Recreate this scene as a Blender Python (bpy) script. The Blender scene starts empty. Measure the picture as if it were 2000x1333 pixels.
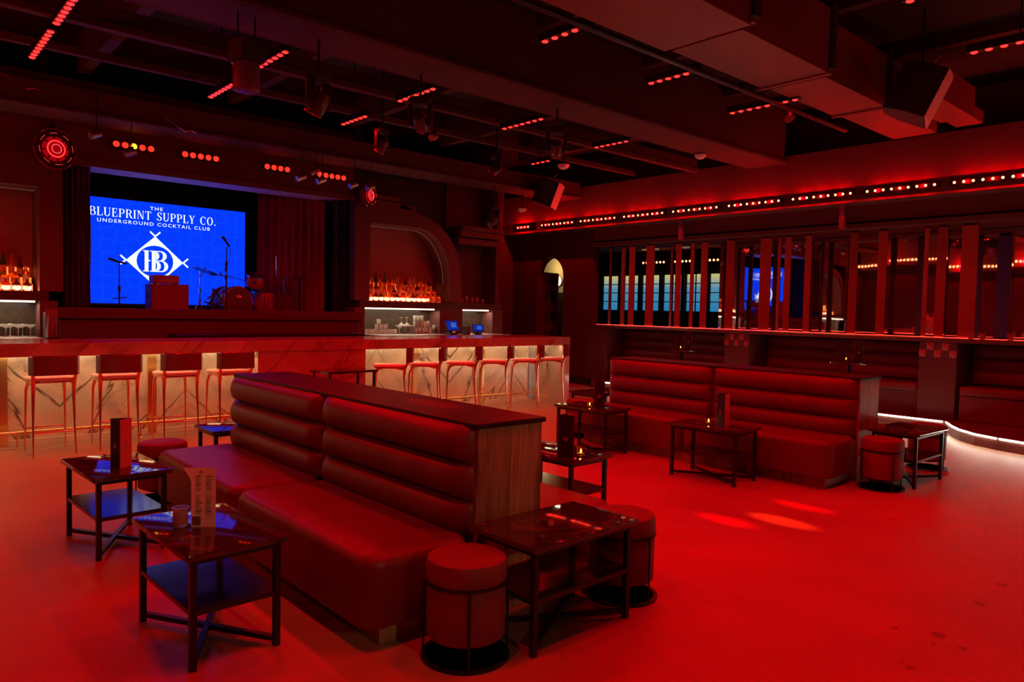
import bpy, bmesh, math, random
from mathutils import Vector, Matrix
random.seed(7)
PI = math.pi
sc = bpy.context.scene
col = sc.collection

# ------------------------------------------------------------------ camera
F_PX = 1430.0
YAW, PITCH, ROLL = math.radians(48.35), math.radians(-2.43), math.radians(1.23)
cam_d = bpy.data.cameras.new('camera'); cam = bpy.data.objects.new('camera', cam_d); col.objects.link(cam)
cam_d.sensor_fit = 'HORIZONTAL'; cam_d.sensor_width = 36.0; cam_d.lens = 36.0 * F_PX / 2000.0
cam_d.clip_start = 0.05; cam_d.clip_end = 200
fw = Vector((math.cos(YAW) * math.cos(PITCH), math.sin(YAW) * math.cos(PITCH), math.sin(PITCH)))
rt = Vector((math.sin(YAW), -math.cos(YAW), 0)); up = rt.cross(fw)
rt2 = math.cos(ROLL) * rt + math.sin(ROLL) * up; up2 = -math.sin(ROLL) * rt + math.cos(ROLL) * up
m = Matrix((rt2, up2, -fw)).transposed().to_4x4(); m.translation = Vector((0, 0, 1.53)); cam.matrix_world = m
sc.camera = cam

# ------------------------------------------------------------------ world, exposure, main lamps
w = bpy.data.worlds.new('world'); sc.world = w; w.use_nodes = True
w.node_tree.nodes['Background'].inputs[0].default_value = (0.5, 0.02, 0.03, 1)
w.node_tree.nodes['Background'].inputs[1].default_value = 0.0
sc.view_settings.view_transform = 'Standard'; sc.view_settings.look = 'None'
sc.view_settings.gamma = 1.0; sc.view_settings.use_curve_mapping = False
sc.view_settings.exposure = 0.0
RED = (1.0, 0.0, 0.004)
P_CEIL = 118.0       # one red ceiling bar
P_ROW = 17.0        # one metre of the red row on the fascia
P_STREAK = 9500.0

def lamp(name, kind, loc, power, color, size=0.02, rot=None, aim=None, spot=None, blend=0.6, size_y=None):
    d = bpy.data.lights.new(name, kind); d.energy = power; d.color = color
    o = bpy.data.objects.new(name, d); col.objects.link(o); o.location = loc
    if kind == 'AREA':
        d.shape = 'RECTANGLE'; d.size = size; d.size_y = size_y or size
    else:
        d.shadow_soft_size = size
    if kind == 'SPOT':
        d.spot_size = spot; d.spot_blend = blend
    if aim is not None:
        o.rotation_euler = (Vector(aim) - Vector(loc)).to_track_quat('-Z', 'Y').to_euler()
    if rot is not None: o.rotation_euler = rot
    return o

# ceiling bars: (x, y from, y to); three clusters deep
BARS = [(1.28, 7.6, 8.65), (1.28, 6.55, 7.45), (3.0, 6.6, 7.4), (3.03, 8.0, 8.75), (4.72, 8.1, 8.75), (4.65, 6.55, 7.3),
        (6.32, 6.6, 7.4), (8.15, 8.35, 8.8), (7.95, 6.6, 7.25), (4.53, 4.2, 4.8), (6.12, 4.22, 4.86), (7.68, 4.0, 4.88),
        (7.4, 1.5, 2.3), (5.88, 1.5, 2.28), (2.95, 4.0, 4.8), (1.3, 2.0, 2.9), (2.9, 1.5, 2.4)]
BAR_Z = 3.9
for i, (bx, y0, y1) in enumerate(BARS):
    for t in (0.25, 0.75):
        lamp('bar_lamp', 'SPOT', (bx, y0 + (y1 - y0) * t, BAR_Z - 0.05), P_CEIL * 0.5 * (1.35 if y0 < 3 else 0.55 if y0 < 6 else 0.70), RED, 0.012, rot=(0, 0, 0), spot=math.radians(150), blend=0.5)
ROW_X, ROW_Z = 10.95, 3.352
ROW_Y = [(-2.0 + 1.13 * k, -2.0 + 1.13 * k + 1.0) for k in range(12)] + [(11.75, 12.2)]
for (y0, y1) in ROW_Y:
    for t in (0.2, 0.5, 0.8):
        lamp('row_lamp', 'POINT', (ROW_X - 0.075, y0 + (y1 - y0) * t, ROW_Z), P_ROW / 3, RED, 0.003)
for k in range(6):
    lamp('row_lamp', 'POINT', (-1.12, 0.4 + k * 1.9, 3.35), P_ROW * 1.3, RED, 0.01)

# ------------------------------------------------------------------ materials
MATS = {}
def mat(name, color, rough=0.5, metal=0.0, noise=0.0, nscale=6.0, bump=0.0, bscale=40.0, emit=None, es=0.0, trans=0.0, ior=1.45, spec=None, coat=0.0):
    if name in MATS: return MATS[name]
    m = bpy.data.materials.new(name); m.use_nodes = True; MATS[name] = m
    nt = m.node_tree; b = nt.nodes['Principled BSDF']
    b.inputs['Base Color'].default_value = (*color, 1); b.inputs['Roughness'].default_value = rough
    b.inputs['Metallic'].default_value = metal; b.inputs['IOR'].default_value = ior
    if trans: b.inputs['Transmission Weight'].default_value = trans
    if spec is not None: b.inputs['Specular IOR Level'].default_value = spec
    if coat: b.inputs['Coat Weight'].default_value = coat; b.inputs['Coat Roughness'].default_value = 0.15
    if emit: b.inputs['Emission Color'].default_value = (*emit, 1); b.inputs['Emission Strength'].default_value = es
    tc = nt.nodes.new('ShaderNodeTexCoord')
    if noise:
        n = nt.nodes.new('ShaderNodeTexNoise'); n.inputs['Scale'].default_value = nscale; n.inputs['Detail'].default_value = 5
        r = nt.nodes.new('ShaderNodeValToRGB')
        r.color_ramp.elements[0].position = 0.3; r.color_ramp.elements[1].position = 0.7
        r.color_ramp.elements[0].color = (*[c * (1 - noise) for c in color], 1)
        r.color_ramp.elements[1].color = (*[min(1, c * (1 + noise)) for c in color], 1)
        nt.links.new(tc.outputs['Object'], n.inputs['Vector']); nt.links.new(n.outputs['Fac'], r.inputs[0])
        nt.links.new(r.outputs[0], b.inputs['Base Color'])
    if bump:
        n = nt.nodes.new('ShaderNodeTexNoise'); n.inputs['Scale'].default_value = bscale; n.inputs['Detail'].default_value = 4
        bp = nt.nodes.new('ShaderNodeBump'); bp.inputs['Strength'].default_value = bump; bp.inputs['Distance'].default_value = 0.01
        nt.links.new(tc.outputs['Object'], n.inputs['Vector']); nt.links.new(n.outputs['Fac'], bp.inputs['Height'])
        nt.links.new(bp.outputs[0], b.inputs['Normal'])
    return m

def emat(name, color, s):
    if name in MATS: return MATS[name]
    m = bpy.data.materials.new(name); m.use_nodes = True; MATS[name] = m
    nt = m.node_tree; nt.nodes.clear()
    e = nt.nodes.new('ShaderNodeEmission'); e.inputs[0].default_value = (*color, 1); e.inputs[1].default_value = s
    o = nt.nodes.new('ShaderNodeOutputMaterial'); nt.links.new(e.outputs[0], o.inputs[0])
    return m

def glass(name, color, rough=0.02):
    return mat(name, color, rough, trans=1.0, ior=1.45)

def marble(name, base, vein, dark=0.0, scale=1.0, rough=0.15, flip=True):
    if name in MATS: return MATS[name]
    m = bpy.data.materials.new(name); m.use_nodes = True; MATS[name] = m
    nt = m.node_tree; N = nt.nodes; L = nt.links; b = N['Principled BSDF']; b.inputs['Roughness'].default_value = rough
    if not flip and rough < 0.1: b.inputs['Specular IOR Level'].default_value = 1.0
    tc = N.new('ShaderNodeTexCoord'); mp = N.new('ShaderNodeMapping'); mp.inputs['Scale'].default_value = (scale,) * 3
    src = tc.outputs['Object']
    if flip:   # book matched slabs, mirrored every 1.3 m
        sx = N.new('ShaderNodeSeparateXYZ'); L.new(src, sx.inputs[0])
        pp = N.new('ShaderNodeMath'); pp.operation = 'PINGPONG'; pp.inputs[1].default_value = 1.3
        ad = N.new('ShaderNodeMath'); ad.operation = 'ADD'; ad.inputs[1].default_value = 1.02
        L.new(sx.outputs[0], ad.inputs[0]); L.new(ad.outputs[0], pp.inputs[0])
        cx = N.new('ShaderNodeCombineXYZ'); L.new(pp.outputs[0], cx.inputs[0]); L.new(sx.outputs[1], cx.inputs[1]); L.new(sx.outputs[2], cx.inputs[2])
        src = cx.outputs[0]
    L.new(src, mp.inputs[0])
    # veins: zero crossings of two warped noises, one broad and diagonal, one fine
    ro = N.new('ShaderNodeMapping'); ro.inputs['Rotation'].default_value = (0, math.radians(-42), 0); L.new(mp.outputs[0], ro.inputs[0])
    sk = N.new('ShaderNodeMapping'); sk.inputs['Scale'].default_value = (1.5, 0.5, 0.30); L.new(ro.outputs[0], sk.inputs[0])
    def veinmask(scale, dist, width):
        a = N.new('ShaderNodeTexNoise'); a.inputs['Scale'].default_value = scale; a.inputs['Detail'].default_value = 8; a.inputs['Roughness'].default_value = 0.55; a.inputs['Distortion'].default_value = dist
        L.new(sk.outputs[0], a.inputs[0])
        q = N.new('ShaderNodeMath'); q.operation = 'SUBTRACT'; q.inputs[1].default_value = 0.5; L.new(a.outputs['Fac'], q.inputs[0])
        c = N.new('ShaderNodeMath'); c.operation = 'ABSOLUTE'; L.new(q.outputs[0], c.inputs[0])
        d = N.new('ShaderNodeMapRange'); d.inputs['From Max'].default_value = width; d.inputs['To Min'].default_value = 1.0; d.inputs['To Max'].default_value = 0.0; L.new(c.outputs[0], d.inputs['Value'])
        return d
    va, vb = veinmask(1.15, 0.35, 0.020), veinmask(3.2, 0.5, 0.012)
    hv = N.new('ShaderNodeMath'); hv.operation = 'MULTIPLY'; hv.inputs[1].default_value = 0.45; L.new(vb.outputs[0], hv.inputs[0])
    r1 = N.new('ShaderNodeMath'); r1.operation = 'MAXIMUM'; L.new(va.outputs[0], r1.inputs[0]); L.new(hv.outputs[0], r1.inputs[1])
    n2 = N.new('ShaderNodeTexNoise'); n2.inputs['Scale'].default_value = 2.1; n2.inputs['Detail'].default_value = 6; n2.inputs['Distortion'].default_value = 1.2
    L.new(mp.outputs[0], n2.inputs[0])
    r2 = N.new('ShaderNodeValToRGB'); e = r2.color_ramp.elements
    e[0].position = 0.42; e[0].color = (*base, 1); e[1].position = 0.68; e[1].color = (*[c * 0.68 for c in base], 1)
    L.new(n2.outputs['Fac'], r2.inputs[0])
    mx = N.new('ShaderNodeMix'); mx.data_type = 'RGBA'
    L.new(r1.outputs[0], mx.inputs['Factor']); L.new(r2.outputs[0], mx.inputs['A']); mx.inputs['B'].default_value = (*vein, 1)
    L.new(mx.outputs['Result'], b.inputs['Base Color'])
    return m

SCUFFS = [(4.917, 1.219, .022), (4.493, 1.208, .024), (3.882, 1.213, .03), (3.754, 1.191, .014), (3.81, 1.085, .018), (3.447, 1.209, .012), (3.41, 1.17, .018), (3.795, 1.378, .01), (3.352, 2.144, .008), (5.852, 2.17, .014)]
def floor_mat():
    m = bpy.data.materials.new('polished_concrete'); m.use_nodes = True
    nt = m.node_tree; N = nt.nodes; L = nt.links; b = N['Principled BSDF']
    tc = N.new('ShaderNodeTexCoord')
    n = N.new('ShaderNodeTexNoise'); n.inputs['Scale'].default_value = 0.55; n.inputs['Detail'].default_value = 7; n.inputs['Roughness'].default_value = 0.6
    L.new(tc.outputs['Object'], n.inputs[0])
    r = N.new('ShaderNodeValToRGB'); r.color_ramp.elements[0].position = 0.3; r.color_ramp.elements[1].position = 0.75
    r.color_ramp.elements[0].color = (0.34, 0.215, 0.135, 1); r.color_ramp.elements[1].color = (0.53, 0.345, 0.22, 1)
    L.new(n.outputs['Fac'], r.inputs[0])
    # a few dark spots and scuffs
    v = N.new('ShaderNodeTexVoronoi'); v.inputs['Scale'].default_value = 1.1; v.inputs['Randomness'].default_value = 1.0
    mp = N.new('ShaderNodeMapping'); mp.inputs['Scale'].default_value = (1.0, 1.0, 1.0)
    L.new(tc.outputs['Object'], mp.inputs[0]); L.new(mp.outputs[0], v.inputs[0])
    r2 = N.new('ShaderNodeValToRGB'); r2.color_ramp.elements[0].position = 0.022; r2.color_ramp.elements[0].color = (1, 1, 1, 1)
    r2.color_ramp.elements[1].position = 0.034; r2.color_ramp.elements[1].color = (0, 0, 0, 1)
    L.new(v.outputs['Distance'], r2.inputs[0])
    n5 = N.new('ShaderNodeTexNoise'); n5.inputs['Scale'].default_value = 22; L.new(tc.outputs['Object'], n5.inputs[0])
    prev = r2.outputs[0]
    for (px_, py_, rr_) in SCUFFS:
        dn = N.new('ShaderNodeVectorMath'); dn.operation = 'DISTANCE'; dn.inputs[1].default_value = (px_, py_, 0); L.new(tc.outputs['Object'], dn.inputs[0])
        ma = N.new('ShaderNodeMath'); ma.operation = 'MULTIPLY_ADD'; ma.inputs[1].default_value = 0.05; L.new(n5.outputs['Fac'], ma.inputs[0]); L.new(dn.outputs['Value'], ma.inputs[2])
        mr_ = N.new('ShaderNodeMapRange'); mr_.inputs['From Min'].default_value = rr_ + 0.02; mr_.inputs['From Max'].default_value = rr_ + 0.035; mr_.inputs['To Min'].default_value = 1; mr_.inputs['To Max'].default_value = 0; L.new(ma.outputs[0], mr_.inputs['Value'])
        mm = N.new('ShaderNodeMath'); mm.operation = 'MAXIMUM'; L.new(prev, mm.inputs[0]); L.new(mr_.outputs[0], mm.inputs[1]); prev = mm.outputs[0]
    mx = N.new('ShaderNodeMix'); mx.data_type = 'RGBA'; mx.inputs['B'].default_value = (0.12, 0.09, 0.07, 1)
    mu = N.new('ShaderNodeMath'); mu.operation = 'MULTIPLY'; mu.inputs[1].default_value = 0.75
    L.new(prev, mu.inputs[0]); L.new(mu.outputs[0], mx.inputs['Factor']); L.new(r.outputs[0], mx.inputs['A'])
    L.new(mx.outputs['Result'], b.inputs['Base Color'])
    rr = N.new('ShaderNodeMapRange'); rr.inputs['To Min'].default_value = 0.30; rr.inputs['To Max'].default_value = 0.5
    L.new(n.outputs['Fac'], rr.inputs['Value']); L.new(rr.outputs[0], b.inputs['Roughness'])
    n3 = N.new('ShaderNodeTexNoise'); n3.inputs['Scale'].default_value = 60; n3.inputs['Detail'].default_value = 3
    bp = N.new('ShaderNodeBump'); bp.inputs['Strength'].default_value = 0.08; bp.inputs['Distance'].default_value = 0.01
    L.new(tc.outputs['Object'], n3.inputs[0]); L.new(n3.outputs['Fac'], bp.inputs['Height']); L.new(bp.outputs[0], b.inputs['Normal'])
    return m

def plank_mat():
    m = bpy.data.materials.new('wood_planks'); m.use_nodes = True
    nt = m.node_tree; N = nt.nodes; L = nt.links; b = N['Principled BSDF']; b.inputs['Roughness'].default_value = 0.5
    tc = N.new('ShaderNodeTexCoord'); sx = N.new('ShaderNodeSeparateXYZ'); L.new(tc.outputs['Object'], sx.inputs[0])
    ad = N.new('ShaderNodeMath'); ad.operation = 'ADD'; L.new(sx.outputs[0], ad.inputs[0]); L.new(sx.outputs[1], ad.inputs[1])
    mu = N.new('ShaderNodeMath'); mu.operation = 'MULTIPLY'; mu.inputs[1].default_value = 8.5; L.new(ad.outputs[0], mu.inputs[0])
    fl = N.new('ShaderNodeMath'); fl.operation = 'FLOOR'; L.new(mu.outputs[0], fl.inputs[0])
    wn = N.new('ShaderNodeTexWhiteNoise'); wn.noise_dimensions = '1D'; L.new(fl.outputs[0], wn.inputs['W'])
    mp = N.new('ShaderNodeMapping'); mp.inputs['Scale'].default_value = (14, 14, 0.9); L.new(tc.outputs['Object'], mp.inputs[0])
    n = N.new('ShaderNodeTexNoise'); n.inputs['Scale'].default_value = 2.0; n.inputs['Detail'].default_value = 6; n.inputs['Distortion'].default_value = 1.5
    L.new(mp.outputs[0], n.inputs[0])
    a2 = N.new('ShaderNodeMath'); a2.operation = 'MULTIPLY_ADD'; a2.inputs[1].default_value = 0.45; L.new(wn.outputs['Value'], a2.inputs[0]); L.new(n.outputs['Fac'], a2.inputs[2])
    r = N.new('ShaderNodeValToRGB'); r.color_ramp.elements[0].position = 0.35; r.color_ramp.elements[1].position = 0.95
    r.color_ramp.elements[0].color = (0.11, 0.05, 0.02, 1); r.color_ramp.elements[1].color = (0.46, 0.28, 0.13, 1)
    L.new(a2.outputs[0], r.inputs[0]); L.new(r.outputs[0], b.inputs['Base Color'])
    return m

M_floor = floor_mat(); M_wood = plank_mat()
M_leather = mat('red_leather', (0.13, 0.010, 0.014), 0.42, noise=0.12, nscale=5, bump=0.12, bscale=90)
M_velvet = mat('red_velvet', (0.17, 0.016, 0.02), 0.6, noise=0.15, nscale=9, bump=0.1, bscale=120)
M_curtain = mat('red_curtain', (0.24, 0.02, 0.02), 0.75, noise=0.15, nscale=3)
M_darkdrape = mat('dark_curtain', (0.06, 0.03, 0.05), 0.8, noise=0.2, nscale=3)
M_wall = mat('painted_wall', (0.085, 0.016, 0.016), 0.75, noise=0.10, nscale=1.5, bump=0.05, bscale=30)
M_facade = mat('bar_facade', (0.10, 0.028, 0.026), 0.6, noise=0.10, nscale=2)
M_dark = mat('matte_black', (0.022, 0.018, 0.018), 0.7, noise=0.2, nscale=5)
M_ceil = mat('black_ceiling', (0.02, 0.015, 0.015), 0.85, noise=0.3, nscale=2)
M_beam = mat('dark_painted_beam', (0.062, 0.016, 0.02), 0.7, noise=0.18, nscale=1.3)
M_soffit = mat('soffit_plaster', (0.16, 0.06, 0.055), 0.7, noise=0.08, nscale=1.1)
M_duct = mat('painted_duct', (0.22, 0.035, 0.035), 0.5, noise=0.1, nscale=2.5)
M_blackmetal = mat('black_metal', (0.03, 0.026, 0.03), 0.35, metal=0.6, noise=0.2, nscale=8)
M_copper = mat('polished_copper', (0.85, 0.52, 0.36), 0.16, metal=1.0, noise=0.06, nscale=4)
M_brass = mat('brushed_brass', (0.80, 0.55, 0.22), 0.25, metal=1.0, noise=0.08, nscale=6)
M_bronze = mat('bronze_fin', (0.42, 0.20, 0.17), 0.34, metal=0.8, noise=0.08, nscale=3)
M_chrome = mat('chrome', (0.75, 0.75, 0.78), 0.14, metal=1.0, noise=0.04)
M_cream = mat('cream_leather', (0.78, 0.68, 0.50), 0.45, noise=0.05)
M_steel = mat('brushed_steel', (0.45, 0.42, 0.40), 0.35, metal=0.8, noise=0.1, nscale=10)
M_marble = marble('cream_marble', (0.70, 0.58, 0.44), (0.10, 0.06, 0.035))
M_topstone = marble('rosy_stone', (0.40, 0.24, 0.22), (0.22, 0.10, 0.10), scale=0.8, rough=0.12, flip=False)
M_blackmarble = marble('black_marble', (0.035, 0.028, 0.04), (0.09, 0.065, 0.06), scale=2.6, rough=0.05, flip=False)
M_blackglass = mat('black_glass', (0.012, 0.012, 0.016), 0.06, noise=0.1)
M_slabtop = mat('dark_slab', (0.016, 0.008, 0.010), 0.45, spec=0.25, noise=0.35, nscale=30)
M_paper = mat('menu_paper', (0.78, 0.66, 0.55), 0.7, noise=0.04)
M_ink = mat('menu_ink', (0.16, 0.09, 0.07), 0.7, noise=0.1)
M_menu = mat('menu_board', (0.014, 0.012, 0.014), 0.5, noise=0.2)
M_mark = mat('grey_mark', (0.35, 0.32, 0.36), 0.5, noise=0.1)
M_glass = glass('clear_glass', (0.95, 0.97, 0.92))
M_crystal = mat('cut_glass', (0.65, 0.62, 0.62), 0.08, metal=0.3, trans=0.6)
M_led = emat('red_diode', (1.0, 0.012, 0.01), 6.0)
M_ledhot = emat('hot_red_diode', (1.0, 0.15, 0.05), 14.0)
M_ledor = emat('orange_red_diode', (1.0, 0.014, 0.007), 3.6)
M_ledamb = emat('amber_diode', (1.0, 0.25, 0.01), 6.0)
M_strip = emat('warm_white_strip', (1.0, 0.70, 0.42), 4.0)
M_floorstrip = emat('white_step_strip', (1.0, 0.92, 0.72), 32.0)
M_redstrip = emat('red_ledge_strip', (1.0, 0.03, 0.02), 6.0)
M_niche = emat('niche_strip', (1.0, 0.33, 0.22), 0.12)
M_flame = emat('candle_flame', (1.0, 0.55, 0.08), 30.0)
M_amberglass = glass('amber_votive', (1.0, 0.62, 0.22))

# ------------------------------------------------------------------ mesh helpers
class MB:
    def __init__(s): s.v = []; s.f = []
    def add(s, vs, fs):
        o = len(s.v); s.v += [tuple(v) for v in vs]; s.f += [tuple(i + o for i in f) for f in fs]; return s
    def box(s, x0, x1, y0, y1, z0, z1):
        vs = [(x, y, z) for z in (z0, z1) for y in (y0, y1) for x in (x0, x1)]
        return s.add(vs, [(0, 2, 3, 1), (4, 5, 7, 6), (0, 1, 5, 4), (2, 6, 7, 3), (0, 4, 6, 2), (1, 3, 7, 5)])
    def obox(s, c, size, rot):
        M = Matrix.Translation(Vector(c)) @ rot.to_4x4()
        vs = [M @ Vector((sx * size[0] / 2, sy * size[1] / 2, sz * size[2] / 2)) for sz in (-1, 1) for sy in (-1, 1) for sx in (-1, 1)]
        return s.add(vs, [(0, 2, 3, 1), (4, 5, 7, 6), (0, 1, 5, 4), (2, 6, 7, 3), (0, 4, 6, 2), (1, 3, 7, 5)])
    def tube(s, pts, radii, n=10, caps=True, sq=False):
        pts = [Vector(p) for p in pts]
        if not hasattr(radii, '__len__'): radii = [radii] * len(pts)
        rings = []; prev = None
        for i, p in enumerate(pts):
            d = (pts[min(i + 1, len(pts) - 1)] - pts[max(i - 1, 0)]).normalized()
            if prev is None:
                a = Vector((0, 0, 1)) if abs(d.z) < 0.9 else Vector((1, 0, 0))
                u = d.cross(a).normalized()
            else:
                u = (prev - d * prev.dot(d)).normalized()
            prev = u; v = d.cross(u)
            off = PI / 4 if sq else 0
            rings.append([p + radii[i] * (math.cos(2 * PI * k / n + off) * u + math.sin(2 * PI * k / n + off) * v) for k in range(n)])
        vs = [q for r in rings for q in r]; fs = []
        for i in range(len(pts) - 1):
            for k in range(n):
                a = i * n + k; b = i * n + (k + 1) % n
                fs.append((a, b, b + n, a + n))
        if caps:
            fs.append(tuple(range(n - 1, -1, -1))); fs.append(tuple((len(pts) - 1) * n + k for k in range(n)))
        return s.add(vs, fs)
    def lathe(s, prof, c=(0, 0, 0), n=20, axis='Z', rot=None):
        rings = []
        for r, z in prof: rings.append([Vector((r * math.cos(2 * PI * k / n), r * math.sin(2 * PI * k / n), z)) for k in range(n)])
        M = rot if rot is not None else Matrix.Identity(3)
        if axis == 'X': M = Matrix.Rotation(PI / 2, 3, 'Y')
        if axis == 'Y': M = Matrix.Rotation(PI / 2, 3, 'X')
        vs = [M @ q + Vector(c) for r in rings for q in r]; fs = []
        for i in range(len(prof) - 1):
            for k in range(n):
                a = i * n + k; b = i * n + (k + 1) % n
                fs.append((a, b, b + n, a + n))
        if prof[0][0] > 1e-4: fs.append(tuple(range(n - 1, -1, -1)))
        if prof[-1][0] > 1e-4: fs.append(tuple((len(prof) - 1) * n + k for k in range(n)))
        return s.add(vs, fs)
    def prism(s, poly, a0, a1, plane='XY'):
        n = len(poly)
        def P(p, a):
            return {'XY': (p[0], p[1], a), 'XZ': (p[0], a, p[1]), 'YZ': (a, p[0], p[1])}[plane]
        vs = [P(p, a0) for p in poly] + [P(p, a1) for p in poly]
        fs = [(i, (i + 1) % n, (i + 1) % n + n, i + n) for i in range(n)] + [tuple(range(n - 1, -1, -1)), tuple(range(n, 2 * n))]
        return s.add(vs, fs)
    def ring_strip(s, inner, outer, a0, a1, plane='XZ'):
        # open band between two paths with the same number of points
        n = len(inner)
        def P(p, a): return {'XZ': (p[0], a, p[1]), 'YZ': (a, p[0], p[1])}[plane]
        vs = [P(p, a) for a in (a0, a1) for pts in (inner, outer) for p in pts]
        fs = []
        for i in range(n - 1):
            A, B, C_, D = i, n + i, 2 * n + i, 3 * n + i
            fs += [(A, A + 1, B + 1, B), (C_, D, D + 1, C_ + 1), (A, C_, C_ + 1, A + 1), (B, B + 1, D + 1, D)]
        fs += [(0, n, 3 * n, 2 * n), (n - 1, 3 * n - 1, 4 * n - 1, 2 * n - 1)]
        return s.add(vs, fs)
    def cushion(s, x0, x1, y0, y1, z0, z1, r=0.08, rt=0.05, rb=0.02, n=6, crown=0.0, m=4):
        def loop(ins, z):
            rr = max(r - ins, 0.004); xs0, xs1, ys0, ys1 = x0 + ins, x1 - ins, y0 + ins, y1 - ins
            out = []
            for cx, cy, a0 in ((xs1 - rr, ys1 - rr, 0), (xs0 + rr, ys1 - rr, PI / 2), (xs0 + rr, ys0 + rr, PI), (xs1 - rr, ys0 + rr, 1.5 * PI)):
                for k in range(n + 1):
                    a = a0 + PI / 2 * k / n; out.append((cx + rr * math.cos(a), cy + rr * math.sin(a), z))
            return out
        loops = []
        for k in range(m + 1):
            a = PI / 2 * (1 - k / m); loops.append(loop(rb * (1 - math.cos(a)), z0 + rb * (1 - math.sin(a))))
        for k in range(m + 1):
            a = PI / 2 * k / m; loops.append(loop(rt * (1 - math.cos(a)), z1 - rt + rt * math.sin(a)))
        if crown:
            for f in (0.25, 0.5, 0.75):
                mn = min(x1 - x0, y1 - y0) / 2 - rt - 0.01
                loops.append(loop(rt + mn * f, z1 + crown * math.sin(f * PI / 2)))
        N_ = len(loops[0]); vs = [p for l in loops for p in l]; fs = []
        for i in range(len(loops) - 1):
            for k in range(N_):
                a = i * N_ + k; b = i * N_ + (k + 1) % N_
                fs.append((a, b, b + N_, a + N_))
        fs += [tuple(range(N_ - 1, -1, -1)), tuple((len(loops) - 1) * N_ + k for k in range(N_))]
        return s.add(vs, fs)
    def build(s, name, material, parent=None, smooth=False, bevel=0.0, seg=2):
        me = bpy.data.meshes.new(name); me.from_pydata(s.v, [], s.f); me.validate(); me.update()
        bm = bmesh.new(); bm.from_mesh(me); bmesh.ops.recalc_face_normals(bm, faces=bm.faces); bm.to_mesh(me); bm.free()
        o = bpy.data.objects.new(name, me); col.objects.link(o); me.materials.append(material)
        if smooth:
            me.polygons.foreach_set('use_smooth', [True] * len(me.polygons))
            try: me.set_sharp_from_angle(angle=math.radians(smooth if smooth > 1 else 40))
            except Exception: pass
        if bevel:
            b = o.modifiers.new('bevel', 'BEVEL'); b.width = bevel; b.segments = seg; b.limit_method = 'ANGLE'
        if parent: o.parent = parent
        return o

def tag(o, label=None, cat=None, group=None, kind=None):
    if label: o['label'] = label
    if cat: o['category'] = cat
    if group: o['group'] = group
    if kind: o['kind'] = kind
    return o
def thing(name, label, cat, loc=(0, 0, 0), rz=0.0, group=None):
    o = bpy.data.objects.new(name, None); col.objects.link(o); o.location = loc; o.rotation_euler = (0, 0, rz); o.empty_display_size = 0.1
    return tag(o, label, cat, group)
def copy_tree(o, parent=None):
    c = o.copy(); col.objects.link(c); c.parent = parent
    for ch in [x for x in bpy.data.objects if x.parent == o]: copy_tree(ch, c)
    return c
def clone(o, loc, rz=0.0, label=None, group=None):
    c = copy_tree(o); c.location = loc; c.rotation_euler = (0, 0, rz)
    if label: c['label'] = label
    if group: c['group'] = group
    return c
def struct(name, mb, material, **k):
    return tag(mb.build(name, material, **k), kind='structure')
def box(x0, x1, y0, y1, z0, z1): return MB().box(x0, x1, y0, y1, z0, z1)
def arcp(cx, cz, rx, rz, a0, a1, n):
    return [(cx + rx * math.cos(a0 + (a1 - a0) * k / n), cz + rz * math.sin(a0 + (a1 - a0) * k / n)) for k in range(n + 1)]

# ------------------------------------------------------------------ room shell
WL, WF, WB, WR, CZ = -1.6, -2.6, 13.6, 12.3, 4.75
struct('floor', box(WL - 0.3, 18.0, WF - 0.3, 17.5, -0.1, 0), M_floor)
struct('ceiling', box(WL - 0.3, 18.0, WF - 0.3, 17.5, CZ, CZ + 0.1), M_ceil)
struct('wall_left', box(WL - 0.2, WL, WF, WB + 0.3, 0, CZ), M_wall)
struct('wall_front', box(WL, 12.5, WF - 0.2, WF, 0, CZ), M_wall)
# arched doorway wall (x = 11.3), opening y 11.09 .. 11.92, crown at 2.70
inner = [(11.09, 0), (11.09, 1.3)] + arcp(11.505, 2.30, 0.415, 0.42, 0, PI, 12)[::-1][::-1]
inner = [(11.09, 0)] + [(11.505 - 0.415 * math.cos(PI * k / 12), 2.28 + 0.42 * math.sin(PI * k / 12)) for k in range(13)] + [(11.92, 0)]
outer = [(10.25, 0), (10.25, 2.4), (10.25, 3.22)] + [(10.25 + (12.75 - 10.25) * k / 8, 3.22) for k in range(1, 8)] + [(12.75, 3.22), (12.75, 3.0), (12.75, 2.6), (12.75, 1.2), (12.75, 0)]
outer = outer[:15]
while len(outer) < 15: outer.append((12.75, 0))
struct('wall_right', MB().ring_strip(inner, outer, 11.3, 11.5, 'YZ'), M_wall)
struct('trim_1', MB().box(11.26, 11.3, 10.25, 11.03, 0, 0.16).box(11.26, 11.3, 11.98, 12.7, 0, 0.16), M_dark, bevel=0.008)
# door leaf with round holes, opened inwards
th = math.radians(76)
door = struct('door_1', MB().box(0, 0.76, -0.02, 0.02, 0.01, 2.4), M_curtain, bevel=0.004)
door.location = (11.42, 11.93, 0); door.rotation_euler = (0, 0, math.radians(13))
pm = MB()
for z in (0.5, 0.95, 1.4, 1.85, 2.2):
    if z < 2.3: pm.lathe([(0.0, 0), (0.105, 0), (0.12, 0.006), (0.12, 0.012)], (0.5, -0.034, z), 20, 'Y')
pm.build('porthole', M_dark, door, smooth=True)
sm = MB()
for z in (0.5, 0.95, 1.4, 1.85): sm.box(0.2, 0.25, -0.028, -0.02, z - 0.12, z + 0.12)
sm.build('slot', M_dark, door)
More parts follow.
